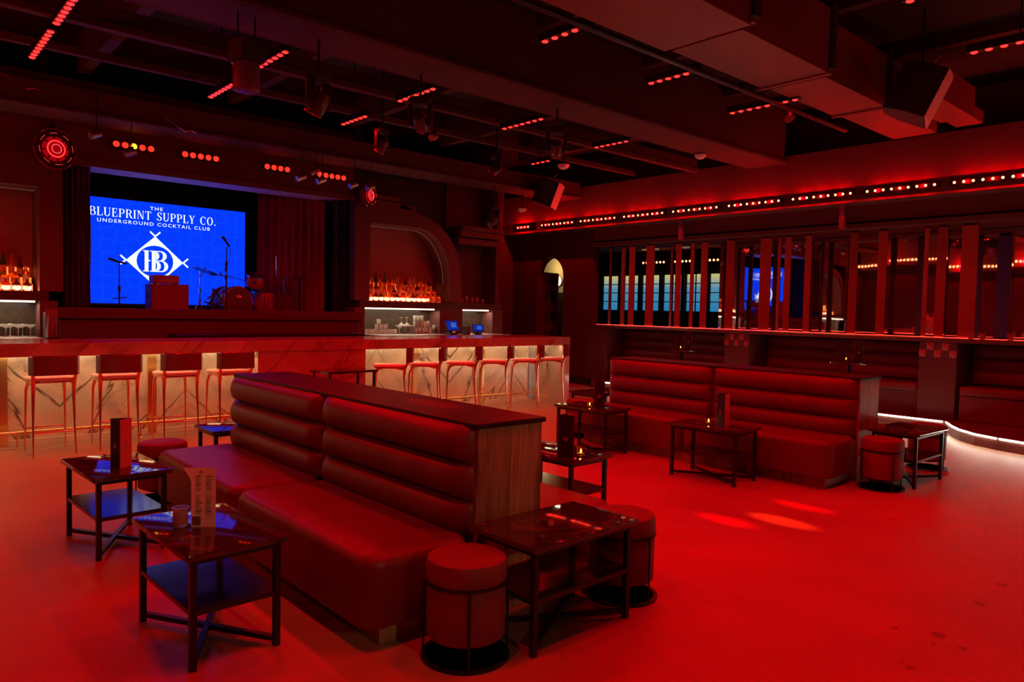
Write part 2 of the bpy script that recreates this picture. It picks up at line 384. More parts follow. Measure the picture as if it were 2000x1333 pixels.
# hall behind the arch
struct('wall_hall', MB().box(12.70, 12.80, 12.1, 14.2, 1.98, CZ).box(11.5, 12.7, 13.9, 14.1, 1.98, CZ), mat('hall_yellow', (0.80, 0.66, 0.36), 0.7, noise=0.06))
struct('trim_2', MB().box(12.66, 12.8, 12.1, 13.9, 0, 1.98).box(11.5, 12.7, 13.85, 13.95, 0, 1.98), mat('dark_wainscot', (0.05, 0.05, 0.03), 0.5, noise=0.2), bevel=0.005)
struct('wall_hall_side', MB().prism([(11.5, 10.98), (12.7, 12.1), (12.8, 12.1), (11.56, 10.9)], 0, CZ), M_wall)
hl = thing('globe_wall_lamp', 'glowing round wall lamp on the yellow hall wall behind the arched doorway', 'lamp', (12.68, 12.60, 2.25))
MB().lathe([(0, 0), (0.11, 0), (0.12, -0.015), (0.12, -0.03)], (0, 0, 0), 24, 'X').build('backplate', M_brass, hl, smooth=True)
MB().lathe([(0.045, -0.10), (0.07, -0.095), (0.105, -0.07), (0.115, -0.03), (0.045, -0.03)], (0, 0, 0), 24, 'X').build('glass_shade', emat('hall_globe', (1, 0.86, 0.6), 7.0), hl, smooth=True)
MB().lathe([(0, -0.12), (0.03, -0.115), (0.04, -0.10), (0.04, -0.05)], (0, 0, 0), 16, 'X').build('cap', M_brass, hl, smooth=True)
lamp('hall_lamp', 'POINT', (12.35, 12.6, 2.6), 6, (1.0, 0.74, 0.36), 0.1)

# right soffit with the long row of lights, header, ledge, mirror
struct('soffit', MB().box(ROW_X, 12.6, -2.6, 12.7, 3.22, 4.05), M_soffit, bevel=0.006)
struct('wall_upper', MB().box(11.6, 12.6, -2.6, 13.6, 4.05, CZ), M_wall)
struct('trim_3', MB().box(11.25, 12.3, -2.6, 10.25, 2.87, 2.94).box(11.3, 12.3, -2.6, 10.25, 2.98, 3.22), M_soffit)
struct('shadow_gap_fill', MB().box(11.34, 12.3, -2.6, 10.25, 2.94, 2.98), M_dark)  # black inset strip paints the dark of the shadow gap
struct('wall_mirror', MB().box(12.34, 12.5, -2.6, 7.9, 0, 3.22).box(12.3, 12.5, 7.9, 10.25, 0, 1.25), M_wall)
mir_m = bpy.data.materials.new('antique_mirror'); mir_m.use_nodes = True
b_ = mir_m.node_tree.nodes['Principled BSDF']; b_.inputs['Metallic'].default_value = 1; b_.inputs['Roughness'].default_value = 0.02
b_.inputs['Base Color'].default_value = (0.80, 0.76, 0.74, 1)
n_ = mir_m.node_tree.nodes.new('ShaderNodeTexNoise'); n_.inputs['Scale'].default_value = 1.6; n_.inputs['Detail'].default_value = 1
bp_ = mir_m.node_tree.nodes.new('ShaderNodeBump'); bp_.inputs['Strength'].default_value = 0.03; bp_.inputs['Distance'].default_value = 0.04
tc_ = mir_m.node_tree.nodes.new('ShaderNodeTexCoord')
mir_m.node_tree.links.new(tc_.outputs['Object'], n_.inputs[0]); mir_m.node_tree.links.new(n_.outputs['Fac'], bp_.inputs['Height']); mir_m.node_tree.links.new(bp_.outputs[0], b_.inputs['Normal'])
mi = thing('wall_mirror_panels', 'large dark wall mirror above the ledge behind the upright bronze slats', 'mirror', (0, 0, 0))
ys = [-2.6, -0.8, 0.8, 2.0, 3.1, 3.95, 4.9, 5.9, 6.9, 7.9]
for k in range(len(ys) - 1):
    pn = MB().box(-0.008, 0.008, ys[k] + 0.004 - (ys[k] + ys[k + 1]) / 2, ys[k + 1] - 0.004 - (ys[k] + ys[k + 1]) / 2, 1.28, 2.86).build('mirror_pane', mir_m, mi)
    pn.location = (12.318, (ys[k] + ys[k + 1]) / 2, 0)
    pn.rotation_euler = (0, math.radians((0.0, 0.25, -0.2, 0.1, 0.3, -0.25, 0.1, -0.1, 0.2)[k]), math.radians((0.2, -0.3, 0.15, 0.3, -0.2, 0.1, 0.25, -0.15, 0.1)[k]))
struct('ledge', MB().box(11.15, 12.3, -2.6, 10.25, 1.21, 1.27), mat('ledge_stone', (0.12, 0.05, 0.05), 0.10, noise=0.2, nscale=4), bevel=0.006)
struct('trim_5', MB().box(11.143, 11.15, -2.6, 10.25, 1.255, 1.268), M_copper)
stp = MB().box(11.40, 11.412, -2.4, 10.2, 1.272, 1.276); tag(stp.build('ledge_light_strip', M_redstrip), 'thin red light strip lying along the ledge under the mirror', 'light strip')

# back booth fronts: three panels with raised triangle tiles, and channelled bays between them
pn_y = [(9.72, 10.25), (6.55, 7.02), (3.42, 3.90)]
wl = MB()
for (a, b) in pn_y: wl.box(11.17, 11.9, a, b, 0.15, 1.21)
struct('wall_booth_piers', wl, M_wall, bevel=0.01)
tl = mat('raised_tile', (0.30, 0.10, 0.09), 0.35, noise=0.1); td = mat('sunk_tile', (0.08, 0.04, 0.04), 0.5, noise=0.1)
for i, (a, b) in enumerate(pn_y[1:]):
    t = thing('tile_frieze', ('checkered triangle tile frieze on the middle booth pier', 'checkered triangle tile frieze on the pier beside the curved platform')[i], 'tile panel', (11.17, a, 1.0), group='tile friezes on the booth piers')
    wdt = b - a; s = wdt / 5
    hi, lo = MB(), MB()
    for r in range(2):
        for c in range(5):
            y0, z0 = c * s, r * 0.1
            if (r + c) % 2 == 0:
                hi.add([(-0.004, y0, z0 + 0.1), (-0.004, y0 + s, z0 + 0.1), (-0.028, y0, z0 + 0.0), (0, y0 + s, z0)], [(0, 1, 2), (0, 2, 3), (1, 3, 2)])
            else: lo.box(-0.006, 0, y0 + 0.004, y0 + s - 0.004, z0 + 0.004, z0 + 0.096)
    hi.build('raised_triangles', tl, t); lo.build('sunk_squares', td, t)

def channel_back(mb, xf, d, y0, y1, z0, z1, nch, sections, sgn=-1, depth=0.045, curve=0.0):
    """padded back: face at xf bulging along sgn*X, nch horizontal channels, vertical seams between sections"""
    NZ, NY = nch * 8, 22
    for (a, b) in sections:
        g = []
        for j in range(NY + 1):
            ty = j / NY; y = a + (b - a) * ty
            e = min(ty * (b - a), (1 - ty) * (b - a)); ey = min(1.0, e / 0.10); fy = math.sqrt(max(0, 1 - (1 - ey) ** 2))
            row = []
            for i in range(NZ + 1):
                tz = i / NZ; z = z0 + (z1 - z0) * tz
                ph = (tz * nch) % 1.0; ch = abs(math.sin(PI * ph)) ** 0.42
                e2 = min(1.0, e / 0.07); ch = 1 - (1 - ch) * (e2 if e > 0.02 else 0.3)
                if tz in (0.0, 1.0): ch = 0
                row.append((xf + sgn * depth * (0.15 + 0.85 * ch * fy) * (1 if fy > 0 else 0), y, z))
            g.append(row)
        vs = [p for row in g for p in row]; n = NZ + 1; fs = []
        for j in range(NY):
            for i in range(NZ): fs.append((j * n + i, j * n + i + 1, (j + 1) * n + i + 1, (j + 1) * n + i))
        xb = xf - sgn * d
        base = len(vs); vs += [(xb, a, z0), (xb, a, z1), (xb, b, z0), (xb, b, z1)]
        fs.append((base, base + 1, base + 3, base + 2))
        fs.append(tuple(range(0, n)) + (base + 1, base))
        fs.append(tuple(NY * n + i for i in range(n - 1, -1, -1)) + (base + 2, base + 3))
        fs.append(tuple(j * n for j in range(NY, -1, -1)) + (base, base + 2))
        fs.append(tuple(j * n + n - 1 for j in range(NY + 1)) + (base + 3, base + 1))
        mb.add(vs, fs)
    return mb

for i, (a, b, lab) in enumerate([(7.04, 9.70, 'far booth bench recessed under the ledge, left of the middle pier'), (3.92, 6.53, 'dark booth bench recessed under the ledge between the two tiled piers')]):
    t = thing('booth_bench', lab, 'bench', (0, 0, 0), group='booth benches under the ledge')
    mbk = channel_back(MB(), 11.72, 0.12, a, b, 0.62, 1.19, 3, [(a, (a + b) / 2), ((a + b) / 2, b)]); mbk.build('backrest', M_leather, t, smooth=50)
    for (c, d) in ((a, (a + b) / 2 - 0.004), ((a + b) / 2 + 0.004, b)):
        MB().cushion(11.22, 11.70, c, d, 0.50, 0.62, 0.04, 0.04).build('seat', M_leather, t, smooth=50)
    MB().box(11.27, 11.8, a, b, 0.152, 0.50).build('base', M_wall, t, bevel=0.006)
bt = thing('curved_booth', 'corner booth bench on the curved platform at the right edge of the photo', 'bench')
channel_back(MB(), 11.72, 0.12, 0.2, 3.38, 0.62, 1.19, 3, [(0.2, 1.8), (1.8, 3.38)]).build('backrest', M_leather, bt, smooth=50)
MB().cushion(11.16, 11.70, 0.2, 3.38, 0.50, 0.62, 0.05, 0.04).build('seat', M_leather, bt, smooth=50)
MB().box(11.2, 11.8, 0.2, 3.38, 0.152, 0.50).build('base', M_leather, bt, bevel=0.01)
# platform with lit step edge
pl = [(12.3, -2.6), (12.3, 10.25), (11.3, 10.25), (10.98, 9.9), (10.98, 3.47)]
cv = [(10.88, 3.40), (10.62, 3.27), (10.36, 3.10), (10.13, 2.87), (9.99, 2.60), (9.90, 2.30), (9.85, 1.9), (9.84, 1.4), (9.84, -2.6)]
struct('platform', MB().prism(pl + cv, 0, 0.15), mat('platform_board', (0.12, 0.05, 0.04), 0.5, noise=0.2, nscale=3))
def edge_strip(pts, name, lab):
    s = MB()
    for (p, q) in zip(pts[:-1], pts[1:]):
        p, q = Vector((*p, 0)), Vector((*q, 0)); d = (q - p).normalized(); nrm = Vector((d.y, -d.x, 0))
        if nrm.x > 0 and abs(nrm.x) > 0.3: nrm = -nrm
        a, b = p + nrm * 0.002, q + nrm * 0.002; c, e = p + nrm * 0.010, q + nrm * 0.010
        s.add([(*a.xy, .128), (*b.xy, .128), (*e.xy, .128), (*c.xy, .128), (*a.xy, .146), (*b.xy, .146), (*e.xy, .146), (*c.xy, .146)],
              [(0, 1, 2, 3), (4, 7, 6, 5), (0, 4, 5, 1), (3, 2, 6, 7), (0, 3, 7, 4), (1, 5, 6, 2)])
    return tag(s.build(name, M_floorstrip), lab, 'light strip', 'white light strips on the platform step')
edge_strip([(10.98, 9.6), (10.98, 3.50)], 'step_light_strip', 'straight white light strip on the step edge below the booths')
edge_strip([(10.97, 3.45)] + cv[:5], 'step_light_strip', 'white light strip curving round the platform corner')
edge_strip([(9.983, 2.57)] + cv[5:], 'step_light_strip', 'white light strip on the curved step at the right edge')
struct('wall_panel_platform', box(11.5, 12.3, -2.6, 0.2, 0.15, 1.21), M_wall)

# adjoining room seen through the open left end above the ledge
struct('wall_adjoining', MB().box(12.8, 17.2, 15.9, 16.0, 0, 1.5).box(17.2, 17.4, 5.5, 17.5, 0, CZ).box(12.5, 17.2, 17.3, 17.5, 0, CZ).box(12.5, 17.2, 5.4, 5.5, 0, CZ).box(14.0, 17.2, 5.5, 17.3, 3.3, 3.4), M_wall)
wmat = bpy.data.materials.new('backlit_window'); wmat.use_nodes = True; nt = wmat.node_tree; nt.nodes.clear()
tc = nt.nodes.new('ShaderNodeTexCoord'); sx = nt.nodes.new('ShaderNodeSeparateXYZ'); rp = nt.nodes.new('ShaderNodeValToRGB')
mr = nt.nodes.new('ShaderNodeMapRange'); mr.inputs['From Min'].default_value = 1.6; mr.inputs['From Max'].default_value = 2.62
nt.links.new(tc.outputs['Object'], sx.inputs[0]); nt.links.new(sx.outputs[2], mr.inputs['Value']); nt.links.new(mr.outputs[0], rp.inputs[0])
e = rp.color_ramp.elements; e[0].color = (0.02, 0.24, 0.50, 1); e[1].color = (0.70, 0.62, 0.20, 1); e2 = rp.color_ramp.elements.new(0.62); e2.color = (0.10, 0.32, 0.48, 1)
em = nt.nodes.new('ShaderNodeEmission'); em.inputs[1].default_value = 0.8; ou = nt.nodes.new('ShaderNodeOutputMaterial')
nt.links.new(rp.outputs[0], em.inputs[0]); nt.links.new(em.outputs[0], ou.inputs[0])
for k in range(6):
    yc = 10.95 + k * 0.76
    f = MB(); hw, z0, z1 = 0.30, 1.6, 2.62
    f.box(17.08, 17.16, yc - hw - 0.04, yc - hw, z0, z1).box(17.08, 17.16, yc + hw, yc + hw + 0.04, z0, z1).box(17.08, 17.16, yc - hw, yc + hw, z0 - 0.04, z0).box(17.08, 17.16, yc - hw, yc + hw, z1, z1 + 0.04)
    f.box(17.1, 17.13, yc - 0.012, yc + 0.012, z0, z1)
    for q in range(1, 4): f.box(17.1, 17.13, yc - hw, yc + hw, z0 + (z1 - z0) * q / 4 - 0.012, z0 + (z1 - z0) * q / 4 + 0.012)
    wo = struct('window_%d' % (k + 1), f, M_dark)
    MB().box(17.14, 17.15, yc - hw, yc + hw, z0, z1).build('pane', wmat, wo)
for k in range(3):
    t = thing('pendant_lamp', ('left', 'middle', 'right')[k] + ' of the three white glass pendants hanging beyond the slats', 'pendant lamp', (14.0, (11.0, 10.75, 9.9)[k], 0.20), group='pendant lamps in the next room')
    MB().lathe([(0.03, 2.98), (0.07, 2.94), (0.10, 2.88), (0.105, 2.82), (0.10, 2.82), (0.03, 2.97)], (0, 0, 0), 20).build('lamp_shade', mat('pendant_glass', (0.9, 0.8, 0.6), 0.3, emit=(1, 0.7, 0.35), es=0.12, noise=0.03), t, smooth=True)
    MB().tube([(0, 0, 2.97), (0, 0, 3.1)], 0.008, 8).build('cord', M_dark, t)

# ------------------------------------------------------------------ bars of lights
def led_bar(length, n, facing, hot=None, r=0.018):
    """bar along +Y from 0 to length, facing 'down' or '-X' or '+X'"""
    body, dio = MB(), []
    if facing == 'down':
        body.box(-0.035, 0.035, 0, length, 0.0, 0.07)
        for i in range(n): dio.append((('down', r), (0, length * (i + 0.5) / n, 0)))
    else:
        sg = -1 if facing == '-X' else 1
        body.box(min(0, sg * 0.05), max(0, sg * 0.05), 0, length, -0.035, 0.035)
        for i in range(n): dio.append(((facing, r), (sg * 0.052, length * (i + 0.5) / n, 0)))
    return body, Diodes(dio)
DIO = {}
class Diodes:
    def __init__(s, l): s.l = l
    def build(s, name, material, parent):
        for (kind, r), c in s.l:
            key = (kind, r, material.name)
            if key not in DIO:
                sg = -1 if kind == '-X' else 1
                if kind == 'down': mb = MB().lathe([(r, 0.004), (r, -0.006), (r * 0.6, -0.012), (0.0, -0.014)], (0, 0, 0), 10)
                else: mb = MB().lathe([(0.0, sg * 0.012), (r * 0.6, sg * 0.010), (r, sg * 0.004), (r, -sg * 0.006)], (0, 0, 0), 10, 'X')
                o = mb.build('diode', material, parent); DIO[key] = o.data
            else:
                o = bpy.data.objects.new('diode', DIO[key]); col.objects.link(o); o.parent = parent
            o.location = c
BAR_LABEL = ['nearer of two light bars end to end at the top left corner', 'light bar at the top left corner cut by the frame', 'bright slanting light bar right of the hanging projector',
    'light bar left of the hanging projector', 'short faint light bar above the stage opening', 'light bar above the ring spotlight', 'light bar just left of the big beam, fourth along it', 'small light bar near the dome camera',
    'last light bar under the far end of the big beam', 'light bar near the top centre between big beam and pipe', 'light bar crossing beside the duct pipe, middle one', 'light bar passing under the duct pipe by a clamp',
    'light bar high in the top right corner', 'light bar cut off by the top edge above the big speaker', 'light bar overhead beyond the top edge', 'light bar overhead behind the photographer', 'light bar overhead near the near sofa']
for i, (bx, y0, y1) in enumerate(BARS):
    L_ = y1 - y0; t = thing('ceiling_light_bar', 'red ' + BAR_LABEL[i], 'light bar', (bx, y0, BAR_Z), group='red light bars under the ceiling')
    b, d = led_bar(L_, max(4, round(L_ / 0.115)), 'down', r=0.028); b.build('housing', M_blackmetal, t, bevel=0.004); d.build('diode', M_led, t)
    MB().tube([(0, L_ * 0.5, 0.07), (0, L_ * 0.5, CZ - BAR_Z)], 0.008, 6).build('hanger', M_blackmetal, t)
for i, (y0, y1) in enumerate(ROW_Y):
    L_ = y1 - y0
    side = 'number %d' % i
    lb = 'red light bar on the right fascia, ' + ['out of frame', 'out of frame', 'out of frame', 'cut by the right edge of the photo', 'largest one wholly in view', 'second from the right edge', 'third from the right edge, above the widest slat',
        'fourth from the right edge', 'fifth from the right edge', 'sixth from the right edge, above the window glow', 'left of the gap above the slat corner', 'above the arched doorway', 'shortest, at the fascia end'][i]
    t = thing('fascia_light_bar', lb, 'light bar', (ROW_X, y0, ROW_Z), group='red light bars along the fascia')
    b, d = led_bar(L_, max(3, round(L_ / 0.111)), '-X', r=0.017); b.build('housing', M_blackmetal, t, bevel=0.004); d.build('diode', M_ledhot, t)
for i in range(8):
    t = thing('mirrored_wall_light_bar', 'red light bar on the left wall, seen only in the mirror', 'light bar', (-1.27, 2.6 + i * 1.07, 3.35), group='red light bars seen in the mirror')
    b, d = led_bar(1.0, 9, '+X', r=0.03); b.build('housing', M_blackmetal, t); d.build('diode', M_ledhot, t)
struct('trim_6', box(WL, -1.27, -2.6, 10.9, 3.2, 4.0), M_soffit)
for i in range(3):
    t = thing('adjoining_light_bar', 'red light bar in the next room above the blue windows', 'light bar', (17.1, 10.7 + i * 1.0, 2.98), group='red light bars in the next room')
    b, d = led_bar(0.85, 7, '-X', r=0.03); b.build('housing', M_blackmetal, t); d.build('diode', M_ledhot, t)
# stage header clusters
for i, (x0, x1, n) in enumerate([(2.52, 3.06, 5), (3.40, 3.94, 5), (4.60, 5.03, 4), (5.47, 6.0, 5)]):
    t = thing('stage_header_light_bar', 'row of %s round red lamps over the stage, %s from the left' % (('five', 'five', 'four', 'five')[i], ('first', 'second', 'third', 'fourth')[i]), 'light bar', (x0, 10.99, 3.635), group='red lamp rows over the stage')
    MB().box(0, x1 - x0, -0.06, 0.0, -0.05, 0.05).build('housing', M_dark, t, bevel=0.005)
    for k in range(n):
        xx = (x1 - x0) * (k + 0.5) / n
        MB().lathe([(0.0, 0.024), (0.022, 0.02), (0.038, 0.008), (0.040, 0.0)], (xx, -0.06, 0), 14, 'Y').build('lens', M_ledamb if (i == 0 and k == 2) else M_ledor, t, smooth=True)

# ------------------------------------------------------------------ beams, duct, pipes
struct('beam_main', MB().box(WL, 11.0, 5.93, 6.5, 3.93, CZ).box(WL, 11.0, 5.88, 5.93, 3.93, 3.98).box(WL, 11.0, 6.5, 6.55, 3.93, 3.98), M_beam, bevel=0.01)
struct('beam_back', MB().box(WL, 10.9, 10.28, 10.78, 3.80, 4.12).box(WL, 10.9, 10.22, 10.28, 3.80, 3.84).box(WL, 10.9, 10.78, 10.84, 3.80, 3.84), M_beam, bevel=0.01)
struct('beam_purlin', MB().box(WL, 10.9, 7.46, 7.56, 3.98, 4.05).box(WL, 10.9, 7.50, 7.52, 4.05, 4.2).box(WL, 10.9, 8.86, 8.94, 4.1, 4.18), M_beam, bevel=0.004)
jb = MB()
for x in (0.2, 2.0, 3.8, 5.6, 7.4, 9.2):
    jb.box(x, x + 0.12, 6.5, 10.28, 4.3, CZ).box(x, x + 0.12, -2.6, 5.93, 4.62, CZ)
struct('ceiling_joists', jb, M_beam)
pp = MB().tube([(2.4, 4.22, 3.88), (9.3, 4.22, 3.88)], 0.028, 10)
for x in (3.2, 5.2, 7.2): pp.tube([(x, 4.22, 3.9), (x, 4.22, CZ)], 0.006, 6)
tag(pp.build('ceiling_pipe', M_blackmetal, smooth=True), 'long dark pipe hung along the left edge of the ceiling duct', 'pipe')
dz = 3.92
du = thing('air_duct', 'big rectangular ceiling duct made of stepped sections at the top right', 'duct')
MB().box(3.2, 5.45, 3.28, 4.14, dz - 0.03, 4.6).build('duct_section', M_duct, du, bevel=0.006)
MB().box(5.55, 7.12, 3.42, 4.14, dz, 4.55).build('duct_section', M_duct, du, bevel=0.006)
MB().box(7.22, 8.7, 3.50, 4.10, dz, 4.5).build('duct_section', M_duct, du, bevel=0.006)
MB().box(8.8, 10.35, 3.52, 4.05, dz, 4.45).build('duct_section', M_duct, du, bevel=0.006)
for x, y0, y1 in ((5.45, 3.25, 4.16), (7.12, 3.40, 4.16), (8.7, 3.48, 4.12)):
    MB().box(x, x + 0.10, y0, y1, dz + 0.05, 4.6).build('joint_collar', M_dark, du)
    MB().box(x - 0.02, x + 0.03, y0, y1, dz - 0.015, dz + 0.03).build('flange', M_duct, du)
d2 = thing('small_duct', 'narrower duct running beside the big duct behind the large speaker', 'duct')
MB().box(8.75, 9.95, 2.98, 3.35, 3.94, 4.3).build('duct_section', M_duct, d2, bevel=0.006)
MB().box(9.98, 10.35, 3.0, 3.3, 3.95, 4.1).build('grille', M_duct, d2, bevel=0.006)

# ------------------------------------------------------------------ stage wall and back bars (front plane y = 11)
YB = 11.0
def facade(xa, xb, x_out_l, x_out_r, ztop, round_side, ro, name):
    """arched niche surround; round_side +1: right corner rounded"""
    # inner path from bottom-left up, across, down to bottom-right
    n = 14; zi = 1.64
    rx, rz_ = 0.72, 0.95
    if round_side > 0:
        inner = [(xa, zi), (xa, ztop - 0.4), (xa, ztop), (xa + 0.35, ztop), (xb - rx, ztop)] + [(xb - rx + rx * math.sin(PI / 2 * k / n), ztop - rz_ + rz_ * math.cos(PI / 2 * k / n)) for k in range(1, n + 1)] + [(xb, zi)]
        outer = [(x_out_l, zi), (x_out_l, ztop), (x_out_l, ztop + ro), (xa + 0.55, ztop + ro), (xb - rx, ztop + ro - 0.16)] + \
                [(xb - rx + 0.0 + (x_out_r - xb + rx) * math.sin(PI / 2 * k / n), ztop - rz_ + (rz_ + ro - 0.2) * math.cos(PI / 2 * k / n)) for k in range(1, n + 1)] + [(x_out_r, zi)]
    else:
        inner = [(xb, zi), (xb, ztop - 0.4), (xb, ztop), (xb - 0.35, ztop), (xa + rx, ztop)] + [(xa + rx - rx * math.sin(PI / 2 * k / n), ztop - rz_ + rz_ * math.cos(PI / 2 * k / n)) for k in range(1, n + 1)] + [(xa, zi)]
        outer = [(x_out_r, zi), (x_out_r, ztop), (x_out_r, ztop + ro), (xb - 0.55, ztop + ro), (xa + rx, ztop + ro - 0.16)] + \
                [(xa + rx - (xa + rx - x_out_l) * math.sin(PI / 2 * k / n), ztop - rz_ + (rz_ + ro - 0.2) * math.cos(PI / 2 * k / n)) for k in range(1, n + 1)] + [(x_out_l, zi)]
    o = struct(name, MB().ring_strip(inner, outer, YB - 0.02, YB + 0.16), M_facade, bevel=0.004)
    # deep reveal and back of the niche
    struct(name + '_reveal', MB().ring_strip(inner, [(p[0] + (0.02 if round_side > 0 else -0.02) * (1 if abs(p[0] - (xb if round_side > 0 else xa)) < 0.01 else 0), p[1] + 0.001) if False else (p[0] + (p[0] - (xa + xb) / 2) * 0.03, p[1] + (0.03 if p[1] > 2.0 else 0)) for p in inner], YB + 0.16, YB + 0.5), M_facade)
    struct(name + '_back', MB().box(xa - 0.05, xb + 0.05, YB + 0.5, YB + 0.55, 1.5, ztop + 0.1), mat('niche_back', (0.28, 0.06, 0.05), 0.6, noise=0.1))
    # glowing strip just inside the front edge
    st = [(p[0] * 0.985 + (xa + xb) / 2 * 0.015, p[1] - 0.03) for p in inner[2:-1]]
    mb = MB().tube([(p[0], YB + 0.19, p[1]) for p in st], 0.006, 6)
    return mb
fr = facade(6.49, 8.20, 6.2, 8.46, 2.96, 1, 0.42, 'wall_niche_right')
fl = facade(-0.05, 1.70, -0.35, 1.96, 2.96, -1, 0.42, 'wall_niche_left')
tag(fr.build('arch_light_strip', M_niche), 'thin pinkish light strip inside the arched bottle niche right of the stage', 'light strip')
tag(fl.build('arch_light_strip', M_niche), 'thin pinkish light strip inside the bottle niche left of the stage', 'light strip')
for xa, xb in ((6.6, 7.6), (0.5, 1.6)):
    lamp('niche_lamp', 'AREA', ((xa + xb) / 2, YB + 0.04, 1.645), 8.0, (1, 0.36, 0.24), xb - xa + 0.3, rot=(math.radians(180 - 10), 0, 0), size_y=0.03)

# solid parts of the stage wall
sw = MB()
sw.box(WL, -0.35, YB, YB + 0.2, 0, 4.4)                    # far left
sw.box(-0.35, 1.96, YB, YB + 0.2, 3.3, 4.4)                # above left niche
sw.box(1.96, 6.2, YB, YB + 0.2, 3.34, 4.4)                 # header over the stage
struct('wall_back_recess', MB().box(6.2, 9.5, YB + 0.56, YB + 0.7, 1.6, 4.4), M_dark)
struct('trim_9', MB().box(6.2, 7.08, YB - 0.02, YB + 0.14, 3.36, 3.46).box(7.08, 7.42, YB - 0.02, YB + 0.14, 3.26, 3.33), M_facade)
struct('wall_back', sw, M_wall)
struct('stage_front', MB().box(1.9, 6.25, YB - 0.10, YB + 0.05, 0, 1.43).box(1.86, 6.29, YB - 0.14, YB - 0.10, 1.30, 1.44), mat('stage_panel', (0.07, 0.018, 0.022), 0.5, noise=0.15), bevel=0.006)
struct('stage_floor', MB().box(1.9, 6.25, YB + 0.05, 13.4, 1.16, 1.30), mat('stage_boards', (0.05, 0.035, 0.035), 0.4, noise=0.25, nscale=6))
struct('wall_stage', MB().box(1.4, 6.7, 13.3, 13.5, 1.4, CZ).box(1.76, 1.84, YB + 0.2, 13.3, 1.1, CZ).box(6.32, 6.42, YB + 0.2, 13.3, 1.1, CZ), M_dark)
struct('stage_ceiling', MB().box(1.84, 6.32, YB + 0.2, 13.3, 3.55, 3.65), M_ceil)
# lit blue edge under the header
struct('trim_10', MB().box(1.96, 6.2, YB - 0.03, YB, 3.30, 3.38), M_facade)
struct('trim_7', MB().box(2.0, 6.1, YB + 0.02, YB + 0.6, 3.32, 3.35), mat('header_lip', (0.65, 0.62, 0.70), 0.5, noise=0.2), bevel=0.005)
# shelf slabs, lower recesses
for (xa, xb, nm) in ((6.30, 8.46, 'a'), (-0.35, 1.80, 'b'), (8.46, 9.45, 'c')):
    struct('shelf_slab', MB().box(xa, xb, YB - 0.02, YB + 0.5, 1.52, 1.635), mat('shelf_dark', (0.06, 0.03, 0.03), 0.4, noise=0.2), bevel=0.004)
rb = MB()
for (xa, xb) in ((6.40, 7.97), (-0.35, 1.70), (8.52, 9.24)):
    rb.box(xa, xb, YB + 0.30, YB + 0.34, 1.0, 1.52)
struct('lower_recess_back', rb, mat('dark_tile', (0.04, 0.025, 0.018), 0.25, noise=0.2, nscale=14))
for (a_, b_x) in ((7.97, 8.50), (9.24, 9.5), (1.70, 1.90), (6.2, 6.40), (-0.6, -0.35)): struct('wall_lower_pier', MB().box(a_, b_x, YB - 0.02, YB + 0.34, 0, 1.52), M_facade)
struct('wall_lower', MB().box(WL, 1.9, YB + 0.34, YB + 0.4, 0, 1.52).box(6.3, 9.5, YB + 0.34, YB + 0.4, 0, 1.52).box(8.46, 9.5, YB + 0.5, YB + 0.6, 1.5, 4.0).box(9.4, 9.5, YB + 0.1, 12.7, 0, CZ).box(9.5, 11.3, 12.7, 12.8, 0, CZ), M_wall)
struct('trim_8', MB().box(8.46, 9.5, YB - 0.05, YB + 0.4, 3.02, 3.10).box(8.46, 9.45, YB + 0.02, YB + 0.4, 2.90, 3.02).box(8.46, 9.40, YB + 0.08, YB + 0.4, 2.76, 2.88), M_facade, bevel=0.01)
for (xa, xb, lb) in ((6.42, 7.90, 'white light strip above the stacked glasses right of the stage'), (-0.3, 1.66, 'white light strip above the stemmed glasses at the left edge'), (8.54, 9.2, 'short white light strip above the payment terminals')):
    tag(MB().box(xa, xb, YB + 0.05, YB + 0.065, 1.495, 1.518).build('shelf_light_strip', emat('shelf_strip', (1, 0.62, 0.42), 5.0)), lb, 'light strip')
    lamp('shelf_lamp', 'AREA', ((xa + xb) / 2, YB + 0.10, 1.485), 6.5 * (xb - xa), (1, 0.86, 0.62), (xb - xa), rot=(0, 0, 0), size_y=0.03)
tag(MB().box(6.42, 7.96, YB - 0.02, YB + 0.30, 1.02, 1.06).box(8.52, 9.22, YB - 0.02, YB + 0.30, 1.02, 1.06).build('recess_shelf', M_steel), 'steel shelf carrying the glasses in the right lower recess', 'shelf')
tag(MB().box(-0.33, 1.68, YB - 0.02, YB + 0.30, 1.02, 1.06).build('recess_shelf', M_steel), 'steel shelf carrying the martini glasses at the left edge', 'shelf')
bc = thing('back_counter', 'long dark steel back counter below the right arched niche', 'counter')
MB().box(6.42, 9.3, 10.5, YB - 0.025, 1.02, 1.06).build('worktop', M_steel, bc, bevel=0.004)
MB().box(6.45, 9.25, 10.56, YB - 0.03, 0.0, 1.02).build('cabinet', M_dark, bc, bevel=0.004)
bc2 = thing('back_counter', 'dark back counter under the niche at the left edge of the photo', 'counter')
MB().box(-0.6, 1.68, 10.5, YB - 0.025, 1.02, 1.06).build('worktop', M_steel, bc2, bevel=0.004)
MB().box(-0.6, 1.62, 10.56, YB - 0.03, 0.0, 1.02).build('cabinet', M_dark, bc2, bevel=0.004)
bf = thing('under_stage_fridge', 'low black bar fridge under the front of the stage', 'fridge')
MB().box(3.2, 6.1, 10.45, 10.86, 0.02, 1.10).build('cabinet', M_blackmetal, bf, bevel=0.01)
for k in range(3): MB().box(3.25 + k * 0.95, 4.13 + k * 0.95, 10.43, 10.45, 0.12, 0.98).build('door', M_blackglass, bf, bevel=0.005)
tw = thing('bar_towel', 'pale cloth draped over a tall bin beside the left pier', 'towel', (1.78, 10.80, 0))
